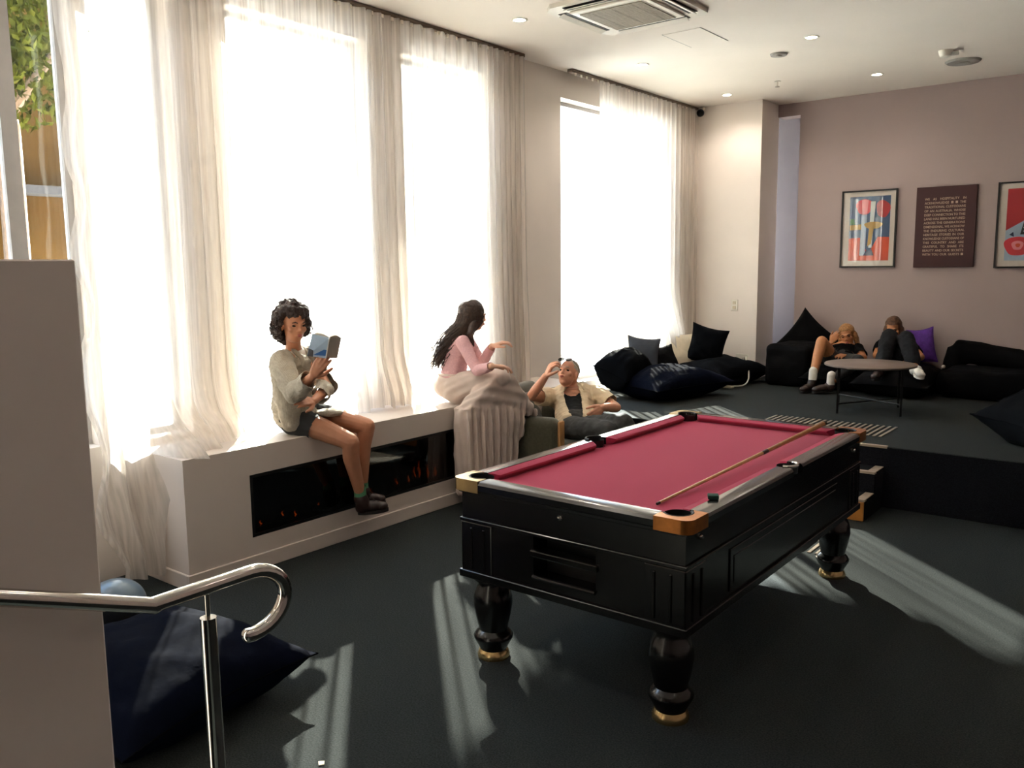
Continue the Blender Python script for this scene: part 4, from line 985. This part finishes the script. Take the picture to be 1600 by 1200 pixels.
# the open book
bk = thing('book', 'open paperback with a blue and grey cover held by the curly-haired reader', 'book', (-1.30, .388, 1.27))
s0, s1 = V((-1.300, .388, 1.262)), V((-1.21, .346, 1.385)); L0, L1 = V((-1.402, .338, 1.275)), V((-1.315, .311, 1.403)); R0, R1 = V((-1.327, .494, 1.250)), V((-1.235, .452, 1.375))
def slab(bm, q, th):
    n_ = nrm((q[1]-q[0]).cross(q[3]-q[0])); a = [bm.verts.new(p) for p in q]; b = [bm.verts.new(p-n_*th) for p in q]
    bm.faces.new(a); bm.faces.new(b[::-1])
    for i in range(4): bm.faces.new((a[i], a[(i+1) % 4], b[(i+1) % 4], b[i]))
inw = nrm(J['head']-s0)
for nm, e0, e1, m in (('front_cover', L0, L1, M_bluecov), ('back_cover', R0, R1, M_greycov)):
    bm = B(); slab(bm, [s0, e0, e1, s1], .002); o = obj(nm, bm, m, bk, smooth=False)
    if nm == 'front_cover':
        k_ = -inw*.0035
        bm = B(); slab(bm, [lerp(s0, s1, .12)+k_+(e0-s0)*.05, lerp(e0, e1, .08)+k_-(e0-s0)*.3, lerp(e0, e1, .42)+k_-(e0-s0)*.25, lerp(s0, s1, .40)+k_+(e0-s0)*.05], .001); obj('cover_picture', bm, M_bluecov2, o, smooth=False)
        bm = B(); slab(bm, [lerp(s0, s1, .0)+k_+(e0-s0)*.7, e0+k_, lerp(e0, e1, .35)+k_, lerp(s0, s1, .30)+k_+(e0-s0)*.74], .001); obj('cover_dark_patch', bm, M_darkcov, o, smooth=False)  # darker patch at the cover's lower outer corner
    bm = B(); rows = []
    for i in range(9):
        t = i/8; h_ = inw*(.003+.030*math.sin(PI*min(1, t*1.15+.0))**.8*(1-.35*t)); a = lerp(s0, e0, t*.97)+h_; b = lerp(s1, e1, t*.97)+h_+(s1-s0)*(.015+.085*math.sin(PI*t))
        rows.append((bm.verts.new(a), bm.verts.new(b), bm.verts.new(lerp(s0, e0, t*.97)+inw*.0025), bm.verts.new(lerp(s1, e1, t*.97)+inw*.0025+(s1-s0)*(.015+.085*math.sin(PI*t)))))
    for a, b in zip(rows, rows[1:]):
        bm.faces.new((a[0], b[0], b[1], a[1])); bm.faces.new((a[2], a[3], b[3], b[2])); bm.faces.new((a[1], b[1], b[3], a[3])); bm.faces.new((a[0], a[2], b[2], b[0]))
    bm.faces.new((rows[-1][0], rows[-1][2], rows[-1][3], rows[-1][1])); bm.faces.new((rows[0][0], rows[0][1], rows[0][3], rows[0][2])); obj('pages', bm, M_paper, bk, angle=60)
bm = B(); tube(bm, [s0-inw*.003, s1-inw*.003], .005, 8); obj('spine', bm, M_greycov, bk)

# ---------------- the person in the long skirt
K = {k: V(v) for k, v in dict(pel=(-1.87, 2.085, .845), neck=(-1.835, 2.18, 1.25), head=(-1.785, 2.225, 1.395), rs=(-1.745, 2.055, 1.205), ls=(-1.92, 2.30, 1.205), re=(-1.571, 2.012, 1.008), rw=(-1.37, 1.945, 1.062), rh=(-1.30, 1.95, 1.08),
     le=(-1.724, 2.25, 1.03), lw=(-1.57, 2.19, 1.177), lh=(-1.49, 2.20, 1.214), rhip=(-1.80, 2.03, .82), lhip=(-1.90, 2.16, .82), rk=(-1.46, 2.15, .975), lk=(-1.47, 2.26, .88), ra=(-1.45, 2.36, .70), la=(-1.50, 2.30, .45)).items()}
p2 = thing('person', 'long-haired person in a pink knit top and long pale skirt, sitting on the ledge', 'person', (-1.86, 2.09, .7375))
hf2, hu2 = V((.62, .78, -.12)), V((.08, .1, 1))
bm = B(); torso(bm, K['pel'], K['neck'], K['rs'], K['ls'], K['rhip'], K['lhip'], FEM, bow=.025)
P2, R2 = head(bm, K['head'], hf2, hu2, .96)
chain(bm, [K['neck']-V((.01, 0, .02)), lerp(K['neck'], K['head'], .75)], [.048, .044])
for a, b, c in (('rs', 're', 'rw'), ('ls', 'le', 'lw')): chain(bm, [lerp(K['neck'], K[a], .4)-V((0, 0, .02)), K[a], lerp(K[a], K[b], .5), K[b], lerp(K[b], K[c], .35), K[c]], [.044, .044, .040, .032, .033, .023])
for a, b, c in (('rhip', 'rk', 'ra'), ('lhip', 'lk', 'la')): chain(bm, [K[a], lerp(K[a], K[b], .5), K[b], lerp(K[b], K[c], .4), K[c]], [.08, .068, .050, .046, .032])
hand(bm, K['rw'], (.35, .42, -.05), (.1, .15, -1), 1, (.35, .38, .42, .5), .3)
hand(bm, K['lw'], (.42, .25, .16), (.1, .2, -1), -1, (.42, .5, .45, .5), .3)
ell(bm, K['ra']+V((.01, .035, -.035)), (.036, .075, .03), Matrix.Rotation(-.2, 3, 'Z'))
obj('body', fuse(bm, .0048, 2, .45), M_skin2, p2)
face_parts(p2, P2, R2, .96, M_lip, M_brow)
bm = B(); torso(bm, K['pel'], K['neck'], K['rs'], K['ls'], K['rhip'], K['lhip'], FEM, bow=.025, grow=.010, t0=.18, t1=.93)
for a, b, c in (('rs', 're', 'rw'), ('ls', 'le', 'lw')): chain(bm, [lerp(K['neck'], K[a], .4)-V((0, 0, .02)), K[a], lerp(K[a], K[b], .5), K[b], lerp(K[b], K[c], .35), K[c]], [.050, .052, .046, .041, .040, .031])
obj('knit_top', fuse(bm, .006, 3, wrinkle=.004, wscale=20, cut=sleeve_cut([(lerp(K['re'], K['rw'], .93), K['rw']-K['re'], .07), (lerp(K['le'], K['lw'], .93), K['lw']-K['le'], .07), (K['neck']+V((.0, 0, -.01)), (.1, .1, 1), .12)]), thick=.003), M_pinktop, p2)
# skirt: lap, raised knee and the long hanging front
bm = B(); ell(bm, (-1.87, 2.085, .865), (.165, .155, .115), n=3); ell(bm, (-1.865, 2.095, .945), (.125, .118, .05), n=3)
chain(bm, [(-1.80, 2.05, .85), (-1.62, 2.10, .915), (-1.455, 2.15, .955)], [.125, .098, .068], 3); chain(bm, [(-1.86, 2.17, .85), (-1.48, 2.26, .89)], [.11, .075], 3)
def hull(pts):
    t = B()
    for p in pts: t.verts.new(p)
    bmesh.ops.convex_hull(t, input=t.verts[:]); dd = [v for v in t.verts if not v.link_faces]; bmesh.ops.delete(t, geom=dd, context='VERTS'); join(bm, t); t.free()
hull([(-1.60, 1.99, .87), (-1.42, 2.12, 1.01), (-1.40, 2.20, 1.0), (-1.66, 2.20, .9), (-1.36, 2.50, .625), (-1.58, 2.50, .625), (-1.36, 2.42, .70), (-1.66, 1.86, .72), (-1.56, 1.86, .72), (-1.48, 2.0, .80)])
hull([(-1.68, 1.86, .74), (-1.54, 1.86, .74), (-1.40, 2.28, .80), (-1.66, 2.36, .80), (-1.67, 1.85, .10), (-1.52, 1.84, .10), (-1.44, 2.26, .10), (-1.40, 2.36, .60), (-1.64, 2.37, .60), (-1.64, 2.34, .10)])
def sfold(co):
    k = sm(.80, .62, co.z)*sm(-1.73, -1.64, co.x); u = co.y*1.0+co.x*.55
    h = .015*k*(math.sin(u*92+1.5*math.sin(co.z*4))+.5*math.sin(u*173+co.z*3))
    s = sm(.66, .76, co.z)*sm(1.02, .86, co.z)*sm(-1.95, -1.7, co.x)
    return h+.0045*s*math.sin((co.z-.8*co.x+.5*co.y)*80)+.006*sm(.9, .7, co.z)*math.sin(co.y*40)*(1-k)
obj('skirt', fuse(bm, .0085, 4, .5, wrinkle=.005, wscale=9, folds=sfold), M_skirt, p2)
bm = B(); tube(bm, [V((-1.865+.128*math.cos(k*PI/16), 2.095+.122*math.sin(k*PI/16), .958)) for k in range(32)], .011, 8, closed=True); obj('waistband', bm, M_skirt, p2)
# long straight hair
bm = B(); ell(bm, P2(0, -.022, .035), (.084, .104, .095), R2, 3)
back = [P2(0, -.055, 0), V((-1.86, 2.165, 1.30)), V((-1.90, 2.10, 1.20)), V((-1.93, 2.03, 1.12)), V((-1.945, 1.985, 1.06))]
for t in range(25):
    q = t/24*4; i = min(3, int(q)); c = lerp(back[i], back[i+1], q-i); wd = .088*(1-.55*(t/24)**1.5); ell(bm, c, (wd*.60, wd, .04), mat3((.62, .78, 0), (-.78, .62, 0), (0, 0, 1)))
ell(bm, P2(.062, -.0, -.03), (.022, .06, .09), R2, 2); ell(bm, P2(.055, -.05, -.07), (.03, .055, .08), R2, 2); ell(bm, P2(.058, -.03, -.11), (.024, .05, .07), R2, 2); ell(bm, P2(-.062, -.0, -.03), (.022, .06, .09), R2, 2)
chain(bm, [P2(.066, .0, -.05), K['rs']+V((.02, .06, .06)), K['rs']+V((.035, .085, -.03))], [.035, .024, .008])
hb = fuse(bm, .006, 2, .5, wrinkle=.004, wscale=30)
rnd = random.Random(9)
for k in range(210):
    a = rnd.uniform(-2.6, 2.6); st = P2(.078*math.sin(a), -.022-.095*math.cos(a)*.9, .06+rnd.uniform(-.02, .03))
    e_ = back[-1]+V((rnd.gauss(0, .03), rnd.gauss(0, .035), rnd.uniform(-.07, .10)))
    m1 = P2(.09*math.sin(a), -.03-.11*math.cos(a), -.06); m2 = lerp(m1, e_, .5)+V((rnd.gauss(0, .012)-.012, rnd.gauss(0, .012)-.012, 0))
    pts = spline([st, m1, m2, e_], 5); tube(hb, pts, [.0045*(1-.7*j/len(pts)) for j in range(len(pts))], 5)
obj('hair', hb, M_hair2, p2)

# ---------------- the person in the armchair
G = {k: V(v) for k, v in dict(pel=(-1.25, 2.86, .50), neck=(-1.455, 3.075, .775), head=(-1.43, 2.995, .893), rs=(-1.555, 2.935, .695), ls=(-1.30, 3.17, .725), re=(-1.60, 2.715, .728), rw=(-1.445, 2.70, .905), rh=(-1.37, 2.71, .97),
     le=(-1.055, 3.13, .628), lw=(-1.07, 2.955, .655), lh=(-1.13, 2.89, .585), rhip=(-1.26, 2.77, .49), lhip=(-1.15, 2.87, .49), rk=(-.83, 2.66, .545), lk=(-.745, 2.735, .600), ra=(-.66, 2.62, .10), la=(-.56, 2.74, .10)).items()}
p3 = thing('person', 'cropped-haired person in an open cream shirt and black vest, reclining in the olive armchair', 'person', (-1.2, 2.85, .42))
hf3, hu3 = V((.08, -.86, .42)), V((-.06, .42, .9))
bm = B(); torso(bm, G['pel'], G['neck'], G['rs'], G['ls'], G['rhip'], G['lhip'], MAL, bow=.03)
P3, R3 = head(bm, G['head'], hf3, hu3, 1.03, 1.05)
chain(bm, [G['neck']-V((0, 0, .02)), lerp(G['neck'], G['head'], .7)], [.06, .056])
for a, b, c in (('rs', 're', 'rw'), ('ls', 'le', 'lw')): chain(bm, [lerp(G['neck'], G[a], .4)-V((0, 0, .02)), G[a], lerp(G[a], G[b], .5), G[b], lerp(G[b], G[c], .35), G[c]], [.05, .055, .048, .040, .041, .028])
hand(bm, G['rw'], (.30, .05, .55), (.55, .65, -.1), -1, (.75, .7, .6, .6), .6, 1.08)
hand(bm, G['lw'], G['lh']-G['lw'], (-.6, .5, .0), -1, (.25, .25, .3, .3), .25, 1.08)
obj('body', fuse(bm, .0048, 2, .45), M_skin3, p3)
face_parts(p3, P3, R3, 1.03, M_lip, M_hair3)
bm = B(); ell(bm, P3(0, -.016, .036), (.078, .098, .088), R3, 3)
def hcut(co):
    q = R3.transposed() @ (co-G['head']); return (q.y > .045 and q.z < .085) or q.z < -.01-.4*min(0, q.y+.06) or (q.z < .02 and q.y > .0)
obj('cropped_hair', fuse(bm, .006, 1, wrinkle=.002, wscale=70, cut=hcut), M_hair3, p3)
bm = B(); torso(bm, G['pel'], G['neck'], G['rs'], G['ls'], G['rhip'], G['lhip'], MAL, bow=.03, grow=.008, t0=.08, t1=.80)
ax3 = nrm(G['neck']-G['pel']); r3 = nrm(G['rs']-G['ls']); f3 = ax3.cross(nrm(r3-ax3*r3.dot(ax3)))
obj('vest', fuse(bm, .008, 2, wrinkle=.004, wscale=16, cut=lambda co: (co-G['pel']).dot(f3) > 0 and (co-G['pel']).dot(ax3) > .245+9*((co-G['pel']).dot(r3))**2), M_vest, p3)
bm = B(); torso(bm, G['pel'], G['neck'], G['rs'], G['ls'], G['rhip'], G['lhip'], MAL, bow=.03, grow=.030, t0=.08, t1=.90, n=12)
for a, b, tt in (('rs', 're', .66), ('ls', 'le', .74)): chain(bm, [lerp(G['neck'], G[a], .45)-V((0, 0, .015)), G[a], lerp(G[a], G[b], tt+.18)], [.066, .078, .076])
ax3 = nrm(G['neck']-G['pel']); r3 = nrm(G['rs']-G['ls']); f3 = ax3.cross(nrm(r3-ax3*r3.dot(ax3)))
sc3 = sleeve_cut([(lerp(G['rs'], G['re'], .66), G['re']-G['rs'], .13), (lerp(G['ls'], G['le'], .74), G['le']-G['ls'], .13), (G['neck']-ax3*.01+f3*.01, ax3+f3*.25, .2)])
def shcut(co):
    if sc3(co): return True
    q = co-G['pel']; t = q.dot(ax3)/.45; x = q.dot(r3); y = q.dot(f3)
    return y > .03 and abs(x-.005) < .038+.026*math.sin(max(0, min(1, t))*PI)
obj('open_shirt', fuse(bm, .007, 3, .5, wrinkle=.010, wscale=13, seed=8, cut=shcut, thick=.004), M_shirt, p3)
bm = B()
for s in (-1, 1):
    a = G['neck']+r3*.055*s+f3*.03-ax3*.015; tube(bm, [a-f3*.06+ax3*.02, a+r3*.022*s, a+r3*.012*s+f3*.06-ax3*.055, a+r3*.03*s+f3*.07-ax3*.11], [.012, .02, .018, .006], 8)
obj('collar', fuse(bm, .006, 2), M_shirt, p3)
bm = B(); torso(bm, G['pel'], G['neck'], G['rs'], G['ls'], G['rhip'], G['lhip'], MAL, grow=.012, t0=-.08, t1=.14, n=4)
for a, b, c in (('rhip', 'rk', 'ra'), ('lhip', 'lk', 'la')): chain(bm, [G[a], lerp(G[a], G[b], .5), G[b], lerp(G[b], G[c], .5), G[c]], [.098, .088, .070, .064, .055])
obj('trousers', fuse(bm, .008, 2, wrinkle=.009, wscale=14), M_trouser, p3)
for an, hl, to in ((G['ra'], (-.70, 2.625, .003), (-.44, 2.60, .003)), (G['la'], (-.60, 2.745, .003), (-.34, 2.74, .003))): boot('shoe', p3, V(an)-V((0, 0, .02)), hl, to, M_boot, M_sole)
gl = thing('sunglasses', 'thin-framed glasses pushed up on the forehead of the person in the armchair', 'glasses', tuple(P3(0, .085, .085)))
bm = B()
for q in (-1, 1):
    c = P3(q*.034, .098, .085); u = R3 @ V((1, 0, 0)); v_ = R3 @ V((0, -.55, .83)); tube(bm, [c+(u*math.cos(k*PI/10)*.026+v_*math.sin(k*PI/10)*.022) for k in range(20)], .0025, 6, closed=True)
tube(bm, [P3(-.009, .10, .088), P3(.009, .10, .088)], .0025, 6); obj('rims', bm, M_dmetal, gl)
for q in (-1, 1):
    bm = B(); c = P3(q*.034, .098, .085); u = R3 @ V((1, 0, 0)); v_ = R3 @ V((0, -.55, .83)); bm.faces.new([bm.verts.new(c+(u*math.cos(k*PI/10)*.025+v_*math.sin(k*PI/10)*.021)) for k in range(20)]); bmesh.ops.solidify(bm, geom=bm.faces[:], thickness=.001); obj('lens', bm, M_fpglass, gl, smooth=False)
    bm = B(); tube(bm, [P3(q*.060, .094, .085), P3(q*.082, .02, .055), P3(q*.080, -.04, .02)], .0022, 6); obj('temple', bm, M_dmetal, gl)

# ---------------- two people by the pink wall
def far_person(label, loc, T, hf, hu, mats, prof, hairf, knees=None):
    p = thing('person', label, 'person', loc); sk = mats['skin']
    bm = B(); torso(bm, T['pel'], T['neck'], T['rs'], T['ls'], T['rhip'], T['lhip'], prof, bow=.02)
    P, R = head(bm, T['head'], hf, hu, 1.0)
    chain(bm, [T['neck'], lerp(T['neck'], T['head'], .7)], [.052, .048])
    for a, b, c in (('rs', 're', 'rw'), ('ls', 'le', 'lw')): chain(bm, [lerp(T['neck'], T[a], .4), T[a], T[b], lerp(T[b], T[c], .35), T[c]], [.045, .05, .036, .037, .025])
    for a, b, c in (('rhip', 'rk', 'ra'), ('lhip', 'lk', 'la')): chain(bm, [T[a], lerp(T[a], T[b], .5), T[b], lerp(T[b], T[c], .35), T[c]], [.09, .078, .056, .055, .036])
    hand(bm, T['rw'], T['rw']-T['re']+V((0, -.02, 0)), T['rn'], T.get('rsd', 1), (.4, .4, .45, .5), .3)
    hand(bm, T['lw'], T['lw']-T['le'], T['ln'], T.get('lsd', -1), (.4, .4, .45, .5), .3)
    obj('body', fuse(bm, .0062, 2, .45), sk, p); face_parts(p, P, R, 1.0, M_lip, M_brow)
    bm = B(); ell(bm, P(0, -.02, .036), (.084, .102, .095), R, 3); hairf(bm, P, R); obj('hair', fuse(bm, .007, 2, wrinkle=.006, wscale=30, cut=lambda co: (lambda q: q.y > .055 and -.2 < q.z < .06 and abs(q.x) < .058)(R.transposed() @ (co-V(T['head'])))), mats['hair'], p)
    bm = B(); torso(bm, T['pel'], T['neck'], T['rs'], T['ls'], T['rhip'], T['lhip'], prof, bow=.02, grow=.018, t0=.05, t1=.92)
    for a, b in (('rs', 're'), ('ls', 'le')): chain(bm, [lerp(T['neck'], T[a], .4), T[a], lerp(T[a], T[b], .85)], [.055, .062, .056])
    obj('top', fuse(bm, .009, 2, wrinkle=.008, wscale=14, cut=sleeve_cut([(lerp(T['rs'], T['re'], .7), T['re']-T['rs'], .12), (lerp(T['ls'], T['le'], .7), T['le']-T['ls'], .12), (T['neck'], T['head']-T['neck'], .15)])), mats['top'], p)
    return p, P, R
N = {k: V(v) for k, v in dict(pel=(-.34, 6.52, .73), neck=(-.42, 6.86, .875), head=(-.385, 6.84, .985), rs=(-.56, 6.80, .83), ls=(-.26, 6.82, .845), re=(-.555, 6.60, .80), rw=(-.45, 6.52, .93), le=(-.135, 6.61, .77), lw=(-.24, 6.45, .80), rhip=(-.42, 6.50, .72), lhip=(-.26, 6.50, .72),
     rk=(-.452, 6.22, .965), ra=(-.482, 6.07, .60), lk=(-.08, 6.22, .78), la=(-.28, 6.02, .57), rn=(.2, .8, 0), ln=(0, .3, -1)).items()}
p4, P4, R4 = far_person('blond person in a black top sprawled on the low beanbag, one bare knee raised', (-.36, 6.5, .7), N, V((.15, -.9, -.15)), V((-.22, -.1, 1)), dict(skin=M_skin4, hair=M_hair4, top=M_blackcloth), FEM,
    lambda bm, P, R: [ell(bm, P(q*.078, -.02, -.06), (.03, .06, .10), R) for q in (-1, 1)])
bm = B(); torso(bm, N['pel'], N['neck'], N['rs'], N['ls'], N['rhip'], N['lhip'], FEM, grow=.012, t0=-.08, t1=.15, n=3); chain(bm, [N['lhip'], lerp(N['lhip'], N['lk'], .5), N['lk'], lerp(N['lk'], N['la'], .8)], [.1, .088, .068, .05]); chain(bm, [N['rhip'], lerp(N['rhip'], N['rk'], .45)], [.1, .085])
obj('shorts', fuse(bm, .01, 2), M_shorts, p4)
for an, hl, to in ((N['ra'], (-.485, 6.10, .457), (-.52, 5.87, .457)), (N['la'], (-.27, 6.05, .47), (-.42, 5.90, .46))):
    bm = B(); chain(bm, [an+V((.002, .01, .07)), an-V((0, 0, .04))], [.044, .042]); obj('sock', fuse(bm, .007, 1), M_wsock, p4); boot('shoe', p4, an-V((0, 0, .045)), hl, to, M_boot, M_sole)
Q = {k: V(v) for k, v in dict(pel=(.20, 6.62, .78), neck=(.10, 6.93, .955), head=(.065, 6.93, 1.07), rs=(-.04, 6.90, .90), ls=(.25, 6.90, .90), re=(-.03, 6.68, .80), rw=(.06, 6.52, .80), le=(.40, 6.72, .80), lw=(.38, 6.50, .80), rhip=(.12, 6.60, .77), lhip=(.28, 6.60, .77),
     rk=(.20, 6.26, 1.045), ra=(.20, 6.02, .74), lk=(.355, 6.26, 1.025), la=(.50, 6.03, .77), rn=(0, .3, -1), ln=(0, .3, -1)).items()}
p5, P5, R5 = far_person('person with raised knees in navy trousers against the pink wall, face hidden', (.18, 6.6, .78), Q, V((.1, -.9, -.25)), V((0, -.2, 1)), dict(skin=M_skin4, hair=M_hair5, top=M_blackcloth), FEM,
    lambda bm, P, R: [ell(bm, P(q*.074, -.02, -.05), (.03, .06, .09), R) for q in (-1, 1)])
bm = B(); torso(bm, Q['pel'], Q['neck'], Q['rs'], Q['ls'], Q['rhip'], Q['lhip'], FEM, grow=.015, t0=-.08, t1=.15, n=3)
for a, b, c, tt in (('rhip', 'rk', 'ra', .95), ('lhip', 'lk', 'la', .78)): chain(bm, [Q[a], lerp(Q[a], Q[b], .5), Q[b], lerp(Q[b], Q[c], .4), lerp(Q[b], Q[c], tt)], [.105, .095, .078, .078, .072])
obj('trousers', fuse(bm, .009, 2, wrinkle=.009, wscale=14), M_navytrou, p5)
for an, hl, to in ((Q['ra'], (.20, 6.05, .66), (.19, 5.82, .64)), (Q['la'], (.51, 6.04, .70), (.60, 5.88, .675))): boot('sneaker' if an is Q['la'] else 'shoe', p5, an-V((0, 0, .03)), hl, to, M_sneaker if an is Q['la'] else M_boot, M_sneaker if an is Q['la'] else M_sole)
# ------------------------------------------------------------------ daylight
w = bpy.data.worlds.new('World'); SC.world = w; w.use_nodes = True
nt = w.node_tree; n = nt.nodes; l = nt.links; bg = n['Background']
tc = n.new('ShaderNodeTexCoord'); sx = n.new('ShaderNodeSeparateXYZ'); l.new(tc.outputs['Generated'], sx.inputs[0])
rp = n.new('ShaderNodeValToRGB'); e = rp.color_ramp.elements
e[0].position = 0.0; e[0].color = (1.0, .98, .94, 1); e[1].position = 1.0; e[1].color = (.20, .36, .75, 1)
k = rp.color_ramp.elements.new(.22); k.color = (.95, .97, 1.0, 1); k = rp.color_ramp.elements.new(.36); k.color = (.52, .70, 1.0, 1)
l.new(sx.outputs['Z'], rp.inputs['Fac']); l.new(rp.outputs['Color'], bg.inputs['Color'])
bg.inputs['Strength'].default_value = 5.0
d = V((1, -.93, -.74)).normalized()
s = bpy.data.lights.new('sun', 'SUN'); s.energy = 72; s.angle = math.radians(.6); s.color = (1, .975, .94)
so_ = bpy.data.objects.new('sun', s); COL.objects.link(so_); so_.rotation_euler = d.to_track_quat('-Z', 'Y').to_euler(); so_.location = (-8, 8, 8)
for y0, y1, z0, z1 in OPEN:
    a = bpy.data.lights.new('window_portal', 'AREA'); a.shape = 'RECTANGLE'; a.size = z1-z0; a.size_y = y1-y0; a.cycles.is_portal = True
    o = bpy.data.objects.new('window_portal', a); COL.objects.link(o); o.location = (XO-.02, (y0+y1)/2, (z0+z1)/2); o.rotation_euler = (0, -PI/2, 0)
# ------------------------------------------------------------------ camera
cd_ = bpy.data.cameras.new('camera'); cam = bpy.data.objects.new('camera', cd_); COL.objects.link(cam); SC.camera = cam
cd_.sensor_width = 36; cd_.lens = 1330.76/1600*36; cd_.clip_start = .05
R_ = V((0.78533491, 0.61897321, -0.01101076)); U_ = V((-0.07501819, 0.11280562, 0.99078109)); F_ = V((-0.61450903, 0.77726897, -0.13502445))
M_ = Matrix((R_, U_, -F_)).transposed().to_4x4(); M_.translation = V((2.49849, -2.72139, 1.7559)); cam.matrix_world = M_
# ------------------------------------------------------------------ picture settings
vs = SC.view_settings; vs.view_transform = 'Standard'; vs.look = 'None'; vs.gamma = 1; vs.use_curve_mapping = False; vs.exposure = 1.55
SC.cycles.use_denoising = True; SC.cycles.max_bounces = 8; SC.cycles.transparent_max_bounces = 16; SC.cycles.diffuse_bounces = 5
SC.cycles.sample_clamp_indirect = 8; SC.cycles.caustics_reflective = False; SC.cycles.caustics_refractive = False
